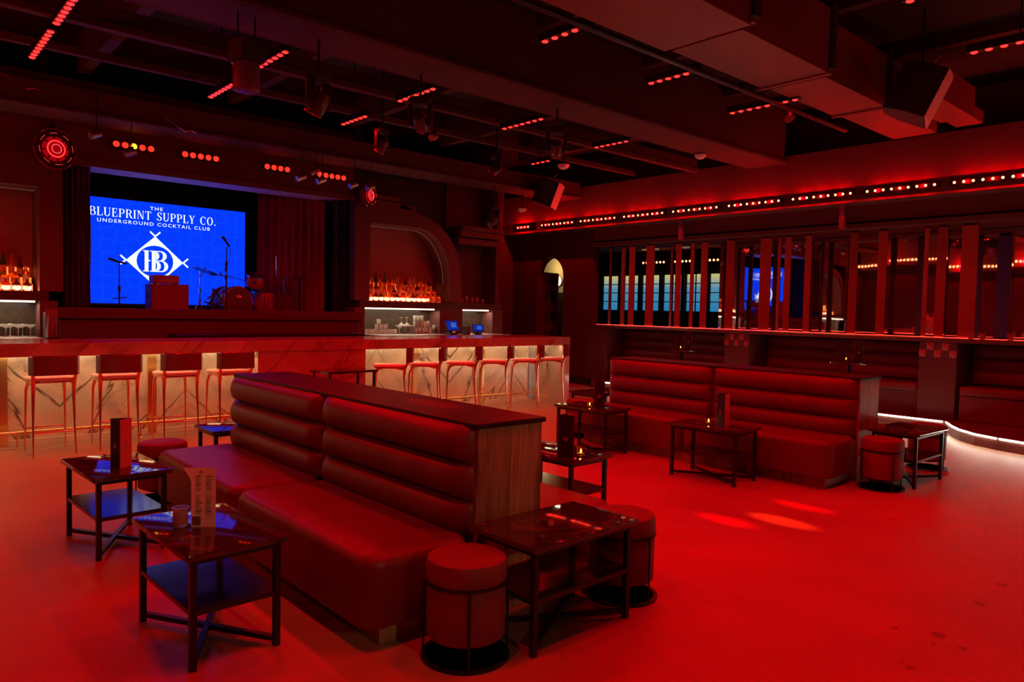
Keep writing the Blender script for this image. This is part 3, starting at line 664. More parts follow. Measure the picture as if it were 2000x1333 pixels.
def cloth(wd, hh, nx=14, nz=10, amp=0.02):
    mb = MB(); vs = []; fs = []
    for s_ in (0, 1):
        for j in range(nz + 1):
            for i in range(nx + 1):
                x = wd * i / nx; z = -hh * j / nz; y = amp * math.sin(i * 1.3 + j * 0.2) * (0.4 + j / nz) + s_ * 0.004
                vs.append((x, y, z))
    n = (nx + 1) * (nz + 1)
    for s_ in (0, 1):
        for j in range(nz):
            for i in range(nx):
                a = s_ * n + j * (nx + 1) + i; fs.append((a, a + 1, a + nx + 2, a + nx + 1))
    return mb.add(vs, fs)
c_ = cloth(0.13, 0.36).build('cloth', mat('pale_cloth', (0.25, 0.18, 0.18), 0.8, noise=0.1), tw, smooth=True); c_.location = (-0.065, -0.13, 1.42)
MB().box(-0.06, 0.06, -0.10, 0.10, 0, 1.38).build('bin', M_dark, tw, bevel=0.02)

# curtains
def curtain(x0, x1, y, z0, z1, folds, name, material, label, dy=0.0, parent=None):
    n = folds * 8; vs = []; fs = []
    NZ = 10
    for s_ in (0, 1):
        for j in range(NZ + 1):
            t = j / NZ; z = z0 + (z1 - z0) * t
            for i in range(n + 1):
                u = i / n; x = x0 + (x1 - x0) * u
                amp = 0.045 * (1.15 - 0.5 * t)
                vs.append((x + 0.006 * math.sin(i * 0.7 + j), y + dy * u + amp * math.sin(u * folds * 2 * PI) + 0.012 * math.sin(u * folds * 5.1 + 1.0) + s_ * 0.01, z))
    N_ = (n + 1) * (NZ + 1)
    for s_ in (0, 1):
        for j in range(NZ):
            for i in range(n):
                a = s_ * N_ + j * (n + 1) + i; fs.append((a, a + 1, a + n + 2, a + n + 1))
    o = MB().add(vs, fs).build(name, material, smooth=True); tag(o, label, 'curtain'); return o
curtain(1.98, 2.32, YB + 0.18, 1.31, 3.33, 5, 'stage_curtain', M_darkdrape, 'gathered dark curtain at the left side of the stage')
curtain(4.95, 5.92, 12.0, 1.31, 3.5, 9, 'stage_curtain', M_curtain, 'pleated red curtain right of the drum kit', dy=-0.5)
curtain(5.95, 6.18, YB + 0.28, 1.31, 3.33, 3, 'stage_curtain', M_dark, 'narrow black curtain at the right edge of the stage opening')

# ------------------------------------------------------------------ the big screen
SY, SX0, SX1, SZ0, SZ1 = 12.0, 2.30, 4.74, 1.50, 3.04
scr = thing('led_screen', 'large blue display screen with white lettering and diamond emblem on the stage', 'screen', (0, 0, 0))
sm_ = bpy.data.materials.new('screen_blue'); sm_.use_nodes = True; nt = sm_.node_tree; nt.nodes.clear()
tc = nt.nodes.new('ShaderNodeTexCoord'); vo = nt.nodes.new('ShaderNodeTexVoronoi'); vo.feature = 'DISTANCE_TO_EDGE'; vo.inputs['Scale'].default_value = 5.6; vo.inputs['Randomness'].default_value = 0.42
rp = nt.nodes.new('ShaderNodeValToRGB'); rp.color_ramp.elements[0].position = 0.02; rp.color_ramp.elements[1].position = 0.06
rp.color_ramp.elements[0].color = (0.001, 0.030, 0.62, 1); rp.color_ramp.elements[1].color = (0.0008, 0.021, 0.50, 1)
em = nt.nodes.new('ShaderNodeEmission'); em.inputs[1].default_value = 2.0; ou = nt.nodes.new('ShaderNodeOutputMaterial')
nt.links.new(tc.outputs['Object'], vo.inputs[0]); nt.links.new(vo.outputs['Distance'], rp.inputs[0]); nt.links.new(rp.outputs[0], em.inputs[0]); nt.links.new(em.outputs[0], ou.inputs[0])
MB().prism([(SX0 + 0.06, SZ0), (SX1, SZ0), (SX1, SZ1), (SX0, SZ1), (SX0, SZ0 + 0.06)], SY, SY + 0.01, 'XZ').build('display', sm_, scr)
MB().box(SX0, SX1, SY + 0.012, SY + 0.10, SZ0 - 0.03, SZ1 + 0.01).build('casing', M_dark, scr, bevel=0.004)
M_white = emat('screen_white', (0.90, 0.97, 1.0), 1.05); M_scrblue = emat('screen_blue_flat', (0.0008, 0.021, 0.50), 2.0)
SYT = SY - 0.004
# letters drawn from strokes: glyph space 0..1 high; each part is a polygon in (x, z)
def R_(x0, z0, x1, z1): return [(x0, z0), (x1, z0), (x1, z1), (x0, z1)]
def bowl(cx, cz, rx, rz, tx, tz, a0, a1, n=12):
    """arc band thick at the sides (tx), thin at top and bottom (tz)"""
    o = [(cx + rx * math.cos(a0 + (a1 - a0) * k / n), cz + rz * math.sin(a0 + (a1 - a0) * k / n)) for k in range(n + 1)]
    i = [(cx + (rx - tx) * math.cos(a0 + (a1 - a0) * k / n), cz + (rz - tz) * math.sin(a0 + (a1 - a0) * k / n)) for k in range(n + 1)]
    return [[o[k], o[k + 1], i[k + 1], i[k]] for k in range(n)]
S, T, SF = 0.15, 0.05, 0.05   # stem, thin, serif
def serif(x0, x1, z): return [R_(x0 - 0.06, z, x1 + 0.06, z + SF)]
def glyph(c):
    st = [R_(0.08, 0, 0.08 + S, 1)] + serif(0.08, 0.23, 0) + serif(0.08, 0.23, 0.95)
    H = PI / 2
    if c == 'B': return st + [R_(0.2, 0.95, 0.42, 1), R_(0.2, 0.5, 0.45, 0.55), R_(0.2, 0, 0.45, 0.05)] + bowl(0.42, 0.76, 0.24, 0.24, S, T, -H, H) + bowl(0.45, 0.275, 0.27, 0.275, S, T, -H, H), 0.74
    if c == 'L': return st + [R_(0.2, 0, 0.62, 0.05), R_(0.58, 0, 0.63, 0.28)], 0.66
    if c == 'U': return [R_(0.08, 0.3, 0.08 + S, 1)] + serif(0.08, 0.23, 0.95) + [R_(0.62, 0.3, 0.67, 1)] + serif(0.62, 0.67, 0.95) + bowl(0.375, 0.3, 0.295, 0.32, 0.12, 0.06, PI, 2 * PI), 0.80
    if c == 'E': return st + [R_(0.2, 0, 0.60, 0.05), R_(0.56, 0, 0.61, 0.26), R_(0.2, 0.95, 0.58, 1), R_(0.54, 0.76, 0.58, 1), R_(0.2, 0.5, 0.46, 0.55), R_(0.43, 0.40, 0.47, 0.65)], 0.68
    if c == 'P': return st + [R_(0.2, 0.95, 0.40, 1), R_(0.2, 0.44, 0.40, 0.49)] + bowl(0.40, 0.72, 0.26, 0.28, S, T, -H, H), 0.70
    if c == 'R': return st + [R_(0.2, 0.95, 0.40, 1), R_(0.2, 0.47, 0.42, 0.52)] + bowl(0.40, 0.735, 0.25, 0.265, S, T, -H, H) + [[(0.36, 0.49), (0.50, 0.49), (0.72, 0.03), (0.56, 0.03)], R_(0.56, 0, 0.78, 0.05)], 0.78
    if c == 'I': return st, 0.34
    if c == 'N': return [R_(0.10, 0, 0.15, 1)] + serif(0.10, 0.15, 0) + [R_(0.0, 0.95, 0.2, 1), [(0.10, 1), (0.27, 1), (0.72, 0), (0.60, 0)], R_(0.67, 0, 0.72, 1)] + serif(0.67, 0.72, 0.95), 0.84
    if c == 'T': return [R_(0.29, 0, 0.29 + S, 1)] + serif(0.29, 0.44, 0) + [R_(0.03, 0.95, 0.70, 1), R_(0.03, 0.74, 0.07, 1), R_(0.66, 0.74, 0.70, 1)], 0.75
    if c == 'S': return bowl(0.33, 0.74, 0.26, 0.26, 0.13, T, PI * 0.12, PI * 1.45) + bowl(0.33, 0.265, 0.28, 0.27, 0.13, T, -PI * 0.88, PI * 0.45) + [R_(0.55, 0.70, 0.59, 0.98), R_(0.05, 0.02, 0.09, 0.30), [(0.14, 0.60), (0.24, 0.68), (0.54, 0.42), (0.44, 0.32)]], 0.66
    if c == 'Y': return [[(0.05, 1), (0.21, 1), (0.42, 0.46), (0.30, 0.40)], [(0.60, 1), (0.66, 1), (0.42, 0.44), (0.36, 0.44)], R_(0.29, 0, 0.29 + S, 0.46)] + serif(0.29, 0.44, 0) + serif(0.06, 0.2, 0.95) + serif(0.58, 0.68, 0.95), 0.76
    if c == 'C': return bowl(0.42, 0.5, 0.38, 0.52, S, T, PI * 0.25, PI * 1.75, 18) + [R_(0.68, 0.68, 0.72, 0.98)], 0.78
    if c == 'O': return bowl(0.42, 0.5, 0.38, 0.52, S, T, 0, 2 * PI, 24), 0.86
    if c == '.': return [R_(0.05, 0, 0.2, 0.14)], 0.28
    return [], 0.45
def serif_text(txt, x, z, h, width, name, parent):
    mb = MB(); tot = sum(glyph(c)[1] + 0.08 for c in txt); k = width / tot; cx = 0
    for c in txt:
        g, wd = glyph(c)
        for poly in g:
            q = [(x + (cx + p[0]) * k, z + p[1] * h) for p in poly]
            mb.prism(q, SYT - 0.002, SYT, 'XZ')
        cx += wd + 0.08
    return mb.build(name, M_white, parent)
def sans_text(txt, x0, z, h, width, name, parent, material=None, y=None, bold=0.02, rot=(PI / 2, 0, 0), loc=None, space=1.25):
    cu = bpy.data.curves.new(name, 'FONT'); cu.body = txt; cu.size = 1.0; cu.offset = bold; cu.space_character = space; cu.resolution_u = 3; cu.extrude = 0.004
    o = bpy.data.objects.new('tmp', cu); col.objects.link(o); bpy.context.view_layer.update()
    dg = bpy.context.evaluated_depsgraph_get(); me = bpy.data.meshes.new_from_object(o.evaluated_get(dg)); bpy.data.objects.remove(o)
    xs = [v.co.x for v in me.vertices]; zs = [v.co.y for v in me.vertices]
    kx = width / (max(xs) - min(xs)); kz = h / (max(zs) - min(zs)); mnx, mnz = min(xs), min(zs)
    for v in me.vertices: v.co = Vector(((v.co.x - mnx) * kx, (v.co.y - mnz) * kz, v.co.z * 0.3))
    me.materials.clear(); me.materials.append(material or M_white)
    q = bpy.data.objects.new(name, me); col.objects.link(q); q.parent = parent
    q.location = loc if loc is not None else (x0, y if y is not None else SYT, z); q.rotation_euler = rot
    return q
serif_text('BLUEPRINT SUPPLY CO.', 2.468, 2.775, 0.125, 1.81, 'lettering', scr)
sans_text('THE', 3.286, 2.925, 0.050, 0.18, 'lettering', scr, bold=0.008)
sans_text('UNDERGROUND COCKTAIL CLUB', 2.572, 2.688, 0.052, 1.60, 'lettering', scr, space=1.3, bold=0.008)
# diamond emblem: centre, half width, half height (screen metres)
ec, ez, hw_, hh_ = 3.358, 2.152, 0.408, 0.380
dia = MB(); nA = 48
circ = [(ec + 0.260 * math.cos(2 * PI * k / nA), ez + 0.238 * math.sin(2 * PI * k / nA)) for k in range(nA)]
def dpt(a):
    c, s = math.cos(a), math.sin(a); t = 1 / (abs(c) / hw_ + abs(s) / hh_); return (ec + t * c, ez + t * s)
for k in range(nA):
    a0, a1 = 2 * PI * k / nA, 2 * PI * (k + 1) / nA
    dia.prism([circ[k], circ[(k + 1) % nA], dpt(a1), dpt(a0)], SYT - 0.002, SYT, 'XZ')
for sx_, sz_ in ((1, 0), (-1, 0), (0, 1), (0, -1)):
    px, pz = ec + sx_ * hw_, ez + sz_ * hh_
    for (ux, uz) in ((hw_, hh_), (hw_, -hh_)):
        n_l = math.hypot(ux, uz); ux, uz = ux / n_l, uz / n_l
        out = 1 if (sx_ * ux + sz_ * uz) > 0 else -1
        a = (px - out * ux * 0.01, pz - out * uz * 0.01); b = (px + out * ux * 0.10, pz + out * uz * 0.10); nx, nz = -uz * 0.012, ux * 0.012
        dia.prism([(a[0] + nx, a[1] + nz), (b[0] + nx, b[1] + nz), (b[0] - nx, b[1] - nz), (a[0] - nx, a[1] - nz)], SYT - 0.0025, SYT - 0.0005, 'XZ')
dia.build('diamond_emblem', M_white, scr)
bb = MB()
def big_b(x, z, h, kx, mb, yy, grow=0.0):
    g, _ = glyph('B')
    for poly in g:
        cx = sum(p[0] for p in poly) / len(poly); cz = sum(p[1] for p in poly) / len(poly)
        mb.prism([(x + (p[0] + (grow if p[0] > cx else -grow)) * kx, z + (p[1] + (grow * 0.5 if p[1] > cz else -grow * 0.5)) * h) for p in poly], yy - 0.001, yy, 'XZ')
big_b(3.180, 1.993, 0.320, 0.36, bb, SYT - 0.001)
bb.build('monogram', M_white, scr)
b2 = MB(); big_b(3.272, 1.993, 0.320, 0.37, b2, SYT - 0.004, 0.028); b2.build('monogram_outline', M_scrblue, scr)
b3 = MB(); big_b(3.278, 1.993, 0.320, 0.37, b3, SYT - 0.007); b3.build('monogram', M_white, scr)

# ================================================================== the front bar
FY, PY = 8.66, 9.06          # front edge of the slab, front of the recessed panel
bar = thing('bar_counter', 'long marble-fronted bar with a rosy stone top running across the room', 'bar')
MB().box(-1.55, 9.03, FY, 9.62, 0.955, 1.09).build('countertop', M_topstone, bar, bevel=0.006)
MB().box(-1.55, 9.0, PY, 9.5, 0.06, 0.955).build('marble_front', M_marble, bar)
MB().box(-1.55, 9.0, PY - 0.015, 9.5, 0.0, 0.07).build('baseboard', mat('pale_baseboard', (0.70, 0.60, 0.48), 0.35, noise=0.05), bar, bevel=0.004)
MB().box(3.60, 5.08, FY + 0.012, PY, 0.0, 0.955).build('centre_block', M_topstone, bar, bevel=0.004)
MB().box(3.592, 3.60, FY + 0.012, PY, 0.0, 0.955).build('block_side', M_marble, bar)
MB().box(8.92, 9.03, FY + 0.004, 9.62, 0.0, 0.955).build('end_panel', mat('end_panel_stone', (0.52, 0.42, 0.36), 0.12, noise=0.08, nscale=2), bar, bevel=0.004)
for x in (1.07, 2.50, 3.50, 6.14, 7.42, 8.62):
    MB().box(x - 0.045, x + 0.045, PY - 0.022, PY, 0.02, 0.955).build('brass_post', M_brass, bar, bevel=0.004)
MB().box(8.44, 8.58, PY - 0.02, PY, 0.02, 0.955).build('brass_post', M_steel, bar, bevel=0.004)
for x in (1.62 - 0.3, 2.26, 6.27, 7.27): MB().box(x - 0.06, x + 0.06, PY - 0.012, PY, 0.78, 0.86).build('outlet_plate', mat('outlet_plate', (0.45, 0.36, 0.30), 0.4, noise=0.05), bar, bevel=0.003)
for (a, b) in ((-1.5, 3.55), (5.12, 8.44)):
    fr_ = MB().tube([(a, 8.86, 0.17), (b, 8.86, 0.17)], 0.019, 12).build('foot_rail', M_brass, bar, smooth=True)
    k = a + 0.35
    while k < b:
        MB().tube([(k, 8.86, 0.17), (k, 8.86, 0.01)], 0.009, 8).tube([(k, 8.86, 0.16), (k, PY - 0.01, 0.16)], 0.009, 8).lathe([(0.03, 0.0), (0.03, 0.008), (0.012, 0.02)], (k, 8.86, 0), 12).build('rail_bracket', M_brass, fr_, smooth=True)
        k += 1.16
for (a, b) in ((-1.4, 3.58), (5.10, 8.90)):
    tag(MB().box(a, b, PY - 0.05, PY - 0.03, 0.935, 0.953).build('under_counter_light_strip', M_strip), 'warm light strip tucked under the bar top, ' + ('left' if a < 0 else 'right') + ' of the plain centre block', 'light strip')
    L_ = b - a
    for q in range(3):
        lamp('bar_lamp', 'AREA', (a + L_ * (q + 0.5) / 3, FY + 0.10, 0.945), 2.0 * L_ / 3, (1.0, 0.62, 0.30), L_ / 3, rot=(math.radians(14), 0, 0), size_y=0.05)

# ------------------------------------------------------------------ bar stools
def make_stool():
    t = thing('bar_stool', 'x', 'bar stool', (0, 0, 0))
    sm = MB().cushion(-0.20, 0.20, -0.20, 0.22, 0.735, 0.765, 0.09, 0.014, 0.010, crown=0.004); sm.build('seat', M_cream, t, smooth=50)
    MB().cushion(-0.19, 0.19, -0.19, 0.21, 0.715, 0.735, 0.09, 0.006, 0.006).build('seat_frame', M_copper, t, smooth=50)
    for sx in (-1, 1):
        # front leg (towards the bar): flared bracket into a slim taper
        MB().tube([(sx * 0.13, 0.10, 0.722), (sx * 0.155, 0.175, 0.700), (sx * 0.168, 0.200, 0.62), (sx * 0.172, 0.205, 0.40), (sx * 0.178, 0.215, 0.0)], [0.014, 0.019, 0.015, 0.010, 0.0075], 10).build('leg', M_copper, t, smooth=True)
        # rear leg continues up into the back upright
        MB().tube([(sx * 0.182, -0.235, 0.0), (sx * 0.176, -0.205, 0.30), (sx * 0.172, -0.185, 0.60), (sx * 0.172, -0.190, 0.72), (sx * 0.180, -0.235, 0.80), (sx * 0.185, -0.262, 0.90), (sx * 0.186, -0.268, 0.985)],
                  [0.0075, 0.010, 0.017, 0.022, 0.016, 0.010, 0.008], 10).build('leg', M_copper, t, smooth=True)
        MB().tube([(sx * 0.172, -0.19, 0.705), (sx * 0.168, -0.08, 0.716)], [0.020, 0.010], 8).build('leg_bracket', M_copper, t, smooth=True)
    # curved back pad between the uprights
    vs = []; fs = []; NX = 14
    for k in range(NX + 1):
        u = k / NX * 2 - 1; x = u * 0.215; y = -0.262 - 0.03 * (1 - u * u) + (0.055 if abs(u) > 0.93 else 0)
        for (dy, z) in ((-0.010, 0.800), (-0.010, 0.978), (0.010, 0.978), (0.010, 0.800)): vs.append((x, y + dy - 0.01, z))
    for k in range(NX):
        for q in range(4): a = k * 4 + q; b = k * 4 + (q + 1) % 4; fs.append((a, b, b + 4, a + 4))
    fs += [(3, 2, 1, 0), tuple(NX * 4 + q for q in range(4))]
    MB().add(vs, fs).build('backrest', M_leather, t, smooth=50)
    MB().tube([(-0.186, -0.268, 0.983), (-0.10, -0.294, 0.983), (0, -0.302, 0.983), (0.10, -0.294, 0.983), (0.186, -0.268, 0.983)], 0.007, 8).build('top_rail', M_copper, t, smooth=True)
    MB().tube([(-0.173, -0.20, 0.235), (0.173, -0.20, 0.235)], 0.008, 8).build('stretcher', M_copper, t, smooth=True)
    MB().tube([(-0.173, 0.212, 0.235), (0.173, 0.212, 0.235)], 0.008, 8).build('stretcher', M_copper, t, smooth=True)
    return t
st0 = make_stool()
STOOLS = [(1.40, 8.52, 0.02), (1.99, 8.52, -0.03), (2.60, 8.54, 0.0), (3.18, 8.52, 0.02), (5.34, 8.46, 0.98), (5.93, 8.50, 0.86), (6.53, 8.44, 0.95), (7.20, 8.50, 0.82), (7.84, 8.50, 0.88), (8.46, 8.55, 0.80)]
SL = ['first copper bar stool from the left edge, cream seat and dark red back', 'second copper bar stool from the left, its back catching a gold highlight', 'third copper bar stool from the left, behind the round ottoman', 'fourth copper bar stool, just left of the near sofa back',
      'copper bar stool seen side on, first to the right of the plain marble block', 'copper bar stool seen side on, second of the right row, by a brass post', 'copper bar stool seen side on, third of the right row, standing apart', 'copper bar stool overlapping its neighbour, fourth of the right row',
      'copper bar stool overlapping its neighbour, fifth of the right row', 'last copper bar stool at the far right end of the bar']
for i, (x, y, r) in enumerate(STOOLS):
    o = st0 if i == 0 else clone(st0, (x, y, 0), r)
    o.location = (x, y, 0); o.rotation_euler = (0, 0, r); o['label'] = SL[i]; o['group'] = 'copper bar stools along the bar'

# ------------------------------------------------------------------ double banquette sofas
def make_sofa(xc, y0, y1, ymid, label):
    t = thing('banquette_sofa', label, 'sofa', (xc, y0, 0), group='back to back banquette sofas')
    L_ = y1 - y0; ym = ymid - y0
    MB().box(-0.215, 0.215, 0.0, L_, 0.0, 0.945).build('wooden_core', M_wood, t, bevel=0.004)
    MB().box(-0.235, 0.235, -0.012, L_ + 0.01, 0.945, 0.972).build('top_slab', M_slabtop, t, bevel=0.006)
    for sg in (-1, 1):
        bx = sg * 0.225
        for (a, b) in ((0.02, ym - 0.006), (ym + 0.006, L_ - 0.02)):
            mb = channel_back(MB(), bx, 0.02, a, b, 0.40, 0.955, 3, [(a, b)], sgn=sg, depth=0.075)
            mb.build('back_cushion', M_leather, t, smooth=60)
            x0, x1 = (-0.83, -0.235) if sg < 0 else (0.235, 0.83)
            MB().cushion(x0, x1, a - (0.03 if a < 0.1 else 0), b, 0.10, 0.43, 0.10 if True else 0, 0.055, 0.02, n=7, crown=0.012, m=6).build('seat_cushion', M_leather, t, smooth=60)
        MB().box(min(sg * 0.72, sg * 0.24), max(sg * 0.72, sg * 0.24), 0.06, L_ - 0.06, 0.0, 0.10).build('plinth', M_wood, t, bevel=0.004)
    return t
make_sofa(2.455, 2.75, 5.83, 4.28, 'large red leather banquette in the foreground with a dark slab along its back')
make_sofa(7.12, 2.90, 5.93, 4.45, 'red leather banquette at the right, farther from the camera')

# ------------------------------------------------------------------ side tables
def make_table():
    t = thing('side_table', 'x', 'side table')
    w2, l2 = 0.225, 0.365
    MB().cushion(-w2, w2, -l2, l2, 0.474, 0.50, 0.012, 0.004, 0.004, n=3).build('table_top', M_blackmarble, t, smooth=40)
    MB().box(-w2 + .03, w2 - .03, -l2 + .03, -l2 + .055, 0.450, 0.474).box(-w2 + .03, w2 - .03, l2 - .055, l2 - .03, 0.450, 0.474).box(-w2 + .03, -w2 + .055, -l2 + .055, l2 - .055, 0.450, 0.474).box(w2 - .055, w2 - .03, -l2 + .055, l2 - .055, 0.450, 0.474).build('apron', M_blackmetal, t)
    for sx in (-1, 1):
        for sy in (-1, 1):
            x, y = sx * (w2 - 0.042), sy * (l2 - 0.042)
            MB().box(x - 0.014, x + 0.014, y - 0.014, y + 0.014, 0.0, 0.450).build('leg', M_blackmetal, t, bevel=0.002)
    MB().box(-w2 + .03, w2 - .03, -l2 + .03, l2 - .03, 0.232, 0.256).build('shelf', mat('smoked_shelf', (0.02, 0.018, 0.022), 0.12, noise=0.2), t, bevel=0.002)
    a = math.atan2(l2 - 0.05, w2 - 0.05); ln = 2 * math.hypot(l2 - 0.05, w2 - 0.05)
    for s_ in (-1, 1):
        MB().obox((0, 0, 0.035 + (0.001 * s_)), (ln, 0.026, 0.022), Matrix.Rotation(s_ * a, 3, 'Z')).build('cross_brace', M_blackmetal, t)
    return t
tb0 = make_table()
TB = [(1.185, 3.42, 0.03, 'black marble side table nearest the camera, with a tall paper menu on it'), (1.195, 5.11, 0.05, 'black side table reflecting the blue screen, behind the nearest one'),
      (2.52, 2.48, PI / 2 + 0.02, 'black marble end table against the wooden end of the near sofa'), (3.83, 3.80, 0.04, 'dark side table on the far side of the near sofa, holding a black menu'),
      (5.96, 5.36, 0.06, 'dark side table at the far end of the right sofa with a lit candle'), (5.94, 3.82, 0.05, 'dark side table in front of the right sofa with candle and menu'),
      (7.36, 2.63, PI / 2, 'dark end table at the near end of the right sofa, edges lit white'), (2.46, 6.17, PI / 2, 'small dark end table just behind the far end of the near sofa'), (7.22, 6.36, PI / 2, 'dark end table at the far end of the right sofa')]
for i, (x, y, r, lb) in enumerate(TB):
    o = tb0 if i == 0 else clone(tb0, (x, y, 0), r)
    o.location = (x, y, 0); o.rotation_euler = (0, 0, r); o['label'] = lb; o['group'] = 'black marble side tables'
pt = thing('server_table', 'small dark service table mostly hidden behind the near sofa back', 'table', (4.45, 8.1, 0), 0.1)
MB().box(-0.36, 0.36, -0.2, 0.2, 0.72, 0.75).build('table_top', M_blackmarble, pt, bevel=0.003)
for sx in (-1, 1):
    for sy in (-1, 1): MB().box(sx * 0.32 - 0.012, sx * 0.32 + 0.012, sy * 0.17 - 0.012, sy * 0.17 + 0.012, 0, 0.72).build('leg', M_blackmetal, pt)

# ------------------------------------------------------------------ ottomans
def make_ottoman():
    t = thing('round_ottoman', 'x', 'ottoman')
    MB().lathe([(0.0, 0.100), (0.165, 0.100), (0.172, 0.106), (0.174, 0.12), (0.174, 0.335), (0.170, 0.345)], n=40).build('drum', M_velvet, t, smooth=40)
    MB().lathe([(0.166, 0.345), (0.176, 0.352), (0.178, 0.37), (0.178, 0.425), (0.172, 0.442), (0.155, 0.450), (0.08, 0.454), (0.0, 0.455)], n=40).build('seat_pad', M_velvet, t, smooth=40)
    MB().lathe([(0.172, 0.338), (0.182, 0.338), (0.182, 0.350), (0.172, 0.350)], n=40).build('band', M_blackmetal, t, smooth=40)
    MB().lathe([(0.176, 0.0), (0.196, 0.0), (0.198, 0.006), (0.196, 0.012), (0.176, 0.012), (0.174, 0.006), (0.176, 0.0)], n=40).build('floor_ring', M_blackmetal, t, smooth=40)
    for k in range(4):
        a = PI / 4 + k * PI / 2; x, y = 0.186 * math.cos(a), 0.186 * math.sin(a)
        MB().tube([(x, y, 0.01), (x, y, 0.345)], 0.0055, 8).build('leg', M_blackmetal, t, smooth=True)
    MB().lathe([(0.0, 0.08), (0.12, 0.08), (0.13, 0.086), (0.13, 0.1)], n=24).build('underside', M_dark, t)
    return t
ot0 = make_ottoman()
OT = [(1.985, 2.50, 0.2, 'round red ottoman in the foreground at the near end of the near sofa'), (3.07, 2.52, 0.8, 'round ottoman half hidden behind the end table of the near sofa'),
      (1.74, 6.02, 0.4, 'round dark ottoman beyond the far left end of the near sofa'), (6.85, 2.66, 0.1, 'dark round ottoman at the near end of the right sofa'),
      (8.17, 2.74, 0.5, 'round ottoman behind the white-edged end table of the right sofa'), (6.60, 6.12, 0.3, 'round red ottoman past the far end of the right sofa')]
for i, (x, y, r, lb) in enumerate(OT):
    o = ot0 if i == 0 else clone(ot0, (x, y, 0), r)
    o.location = (x, y, 0); o.rotation_euler = (0, 0, r); o['label'] = lb; o['group'] = 'round ottomans by the sofas'

# ------------------------------------------------------------------ menus, candles, tumbler
def small_emblem(mb, c, s, plane_y, d=1):
    """diamond outline with crossed corners, drawn as thin bars on a vertical face"""
    pts = [(0, 1), (1, 0), (0, -1), (-1, 0)]
    for k in range(4):
        a, b = pts[k], pts[(k + 1) % 4]
        mb.tube([(c[0] + (a[0] * 1.15 - b[0] * 0.15) * s, plane_y, c[1] + (a[1] * 1.15 - b[1] * 0.15) * s), (c[0] + (b[0] * 1.15 - a[0] * 0.15) * s, plane_y, c[1] + (b[1] * 1.15 - a[1] * 0.15) * s)], s * 0.12, 4)
    return mb
def make_menu():
    t = thing('menu_holder', 'x', 'menu')
    h, wd = 0.30, 0.115
    for k, (a, m_) in enumerate(((0, M_menu), (2 * PI / 3, mat('menu_side', (0.45, 0.16, 0.17), 0.6, noise=0.1)), (4 * PI / 3, M_menu))):
        p = MB().box(-wd / 2, wd / 2, -0.002, 0.002, 0, h).build('panel', m_, t)
        p.rotation_euler = (0, 0, a); r = wd / 2 / math.tan(PI / 3); p.location = (math.sin(a) * r, -math.cos(a) * r, 0)
        e = small_emblem(MB(), (0, h * 0.44), 0.017, -0.003).lathe([(0, 0.0), (0.008, 0.001)], (0, -0.003, h * 0.44), 8, 'Y').build('emblem', M_mark, p)
        MB().box(-wd / 2, -wd / 2 + 0.004, -0.003, 0.002, 0, h).build('edge', mat('menu_edge', (0.30, 0.2, 0.2), 0.5, noise=0.1), p)
    return t
mn0 = make_menu()
MN = [(1.20, 5.00, 0.5, math.radians(282), 'dark folded menu with a reddish side standing on the table that reflects the blue screen'), (3.71, 3.575, 0.5, math.radians(309), 'black menu standing on the table beyond the near sofa'),
      (5.90, 5.20, 0.5, math.radians(301), 'black menu beside the lit candle at the far end of the right sofa'), (5.94, 3.72, 0.5, math.radians(250), 'black menu with a pinkish side on the table before the right sofa')]
for i, (x, y, z, r, lb) in enumerate(MN):
    o = mn0 if i == 0 else clone(mn0, (x, y, z), r)
    o.location = (x, y, z); o.rotation_euler = (0, 0, r); o['label'] = lb; o['group'] = 'folded table menus'
# tall paper menu on the nearest table
pm_ = thing('paper_menu', 'tall cream paper menu with two printed columns on the nearest table', 'menu', (1.165, 3.42, 0.5), math.radians(-38))
vs = []; fs = []; NW, NH = 10, 12
for s_ in (0, 1):
    for j in range(NH + 1):
        for i in range(NW + 1):
            u, v = i / NW, j / NH; fl_ = max(0, (v - 0.80) / 0.2) * max(0, 1 - u * 1.6)
            vs.append((-0.055 + 0.11 * u - 0.035 * fl_, 0.006 * math.sin(u * PI) + s_ * 0.001 - 0.004 * fl_, 0.275 * v))
n_ = (NW + 1) * (NH + 1)
for s_ in (0, 1):
    for j in range(NH):
        for i in range(NW): a = s_ * n_ + j * (NW + 1) + i; fs.append((a, a + 1, a + NW + 2, a + NW + 1))
MB().add(vs, fs).build('sheet', M_paper, pm_, smooth=True)
MB().add([(-0.055, 0.001, 0), (-0.052, 0.045, 0), (-0.052, 0.045, 0.20), (-0.055, 0.001, 0.215), (-0.054, 0.002, 0), (-0.051, 0.046, 0), (-0.051, 0.046, 0.20), (-0.054, 0.002, 0.215)], [(0, 1, 2, 3), (7, 6, 5, 4), (0, 4, 5, 1), (3, 2, 6, 7), (1, 5, 6, 2), (0, 3, 7, 4)]).build('folded_back', mat('menu_back', (0.30, 0.14, 0.12), 0.7, noise=0.05), pm_)
ink = MB()
for cx in (-0.035, 0.012):
    for k in range(22):
        z = 0.235 - k * 0.0082
        if k in (9, 10): continue
        wd = random.uniform(0.018, 0.032)
        ink.box(cx, cx + wd, -0.0012, -0.0004, z, z + (0.004 if k % 5 == 0 else 0.0022))
ink.box(-0.05, -0.012, -0.0012, -0.0004, 0.01, 0.05)
small_emblem(ink, (-0.01, 0.255), 0.007, -0.0006)
tag(ink.build('printed_text', M_ink, pm_), kind='stuff')
tm = thing('cut_glass_tumbler', 'ribbed clear tumbler standing beside the tall paper menu', 'glass', (1.085, 3.485, 0.5))
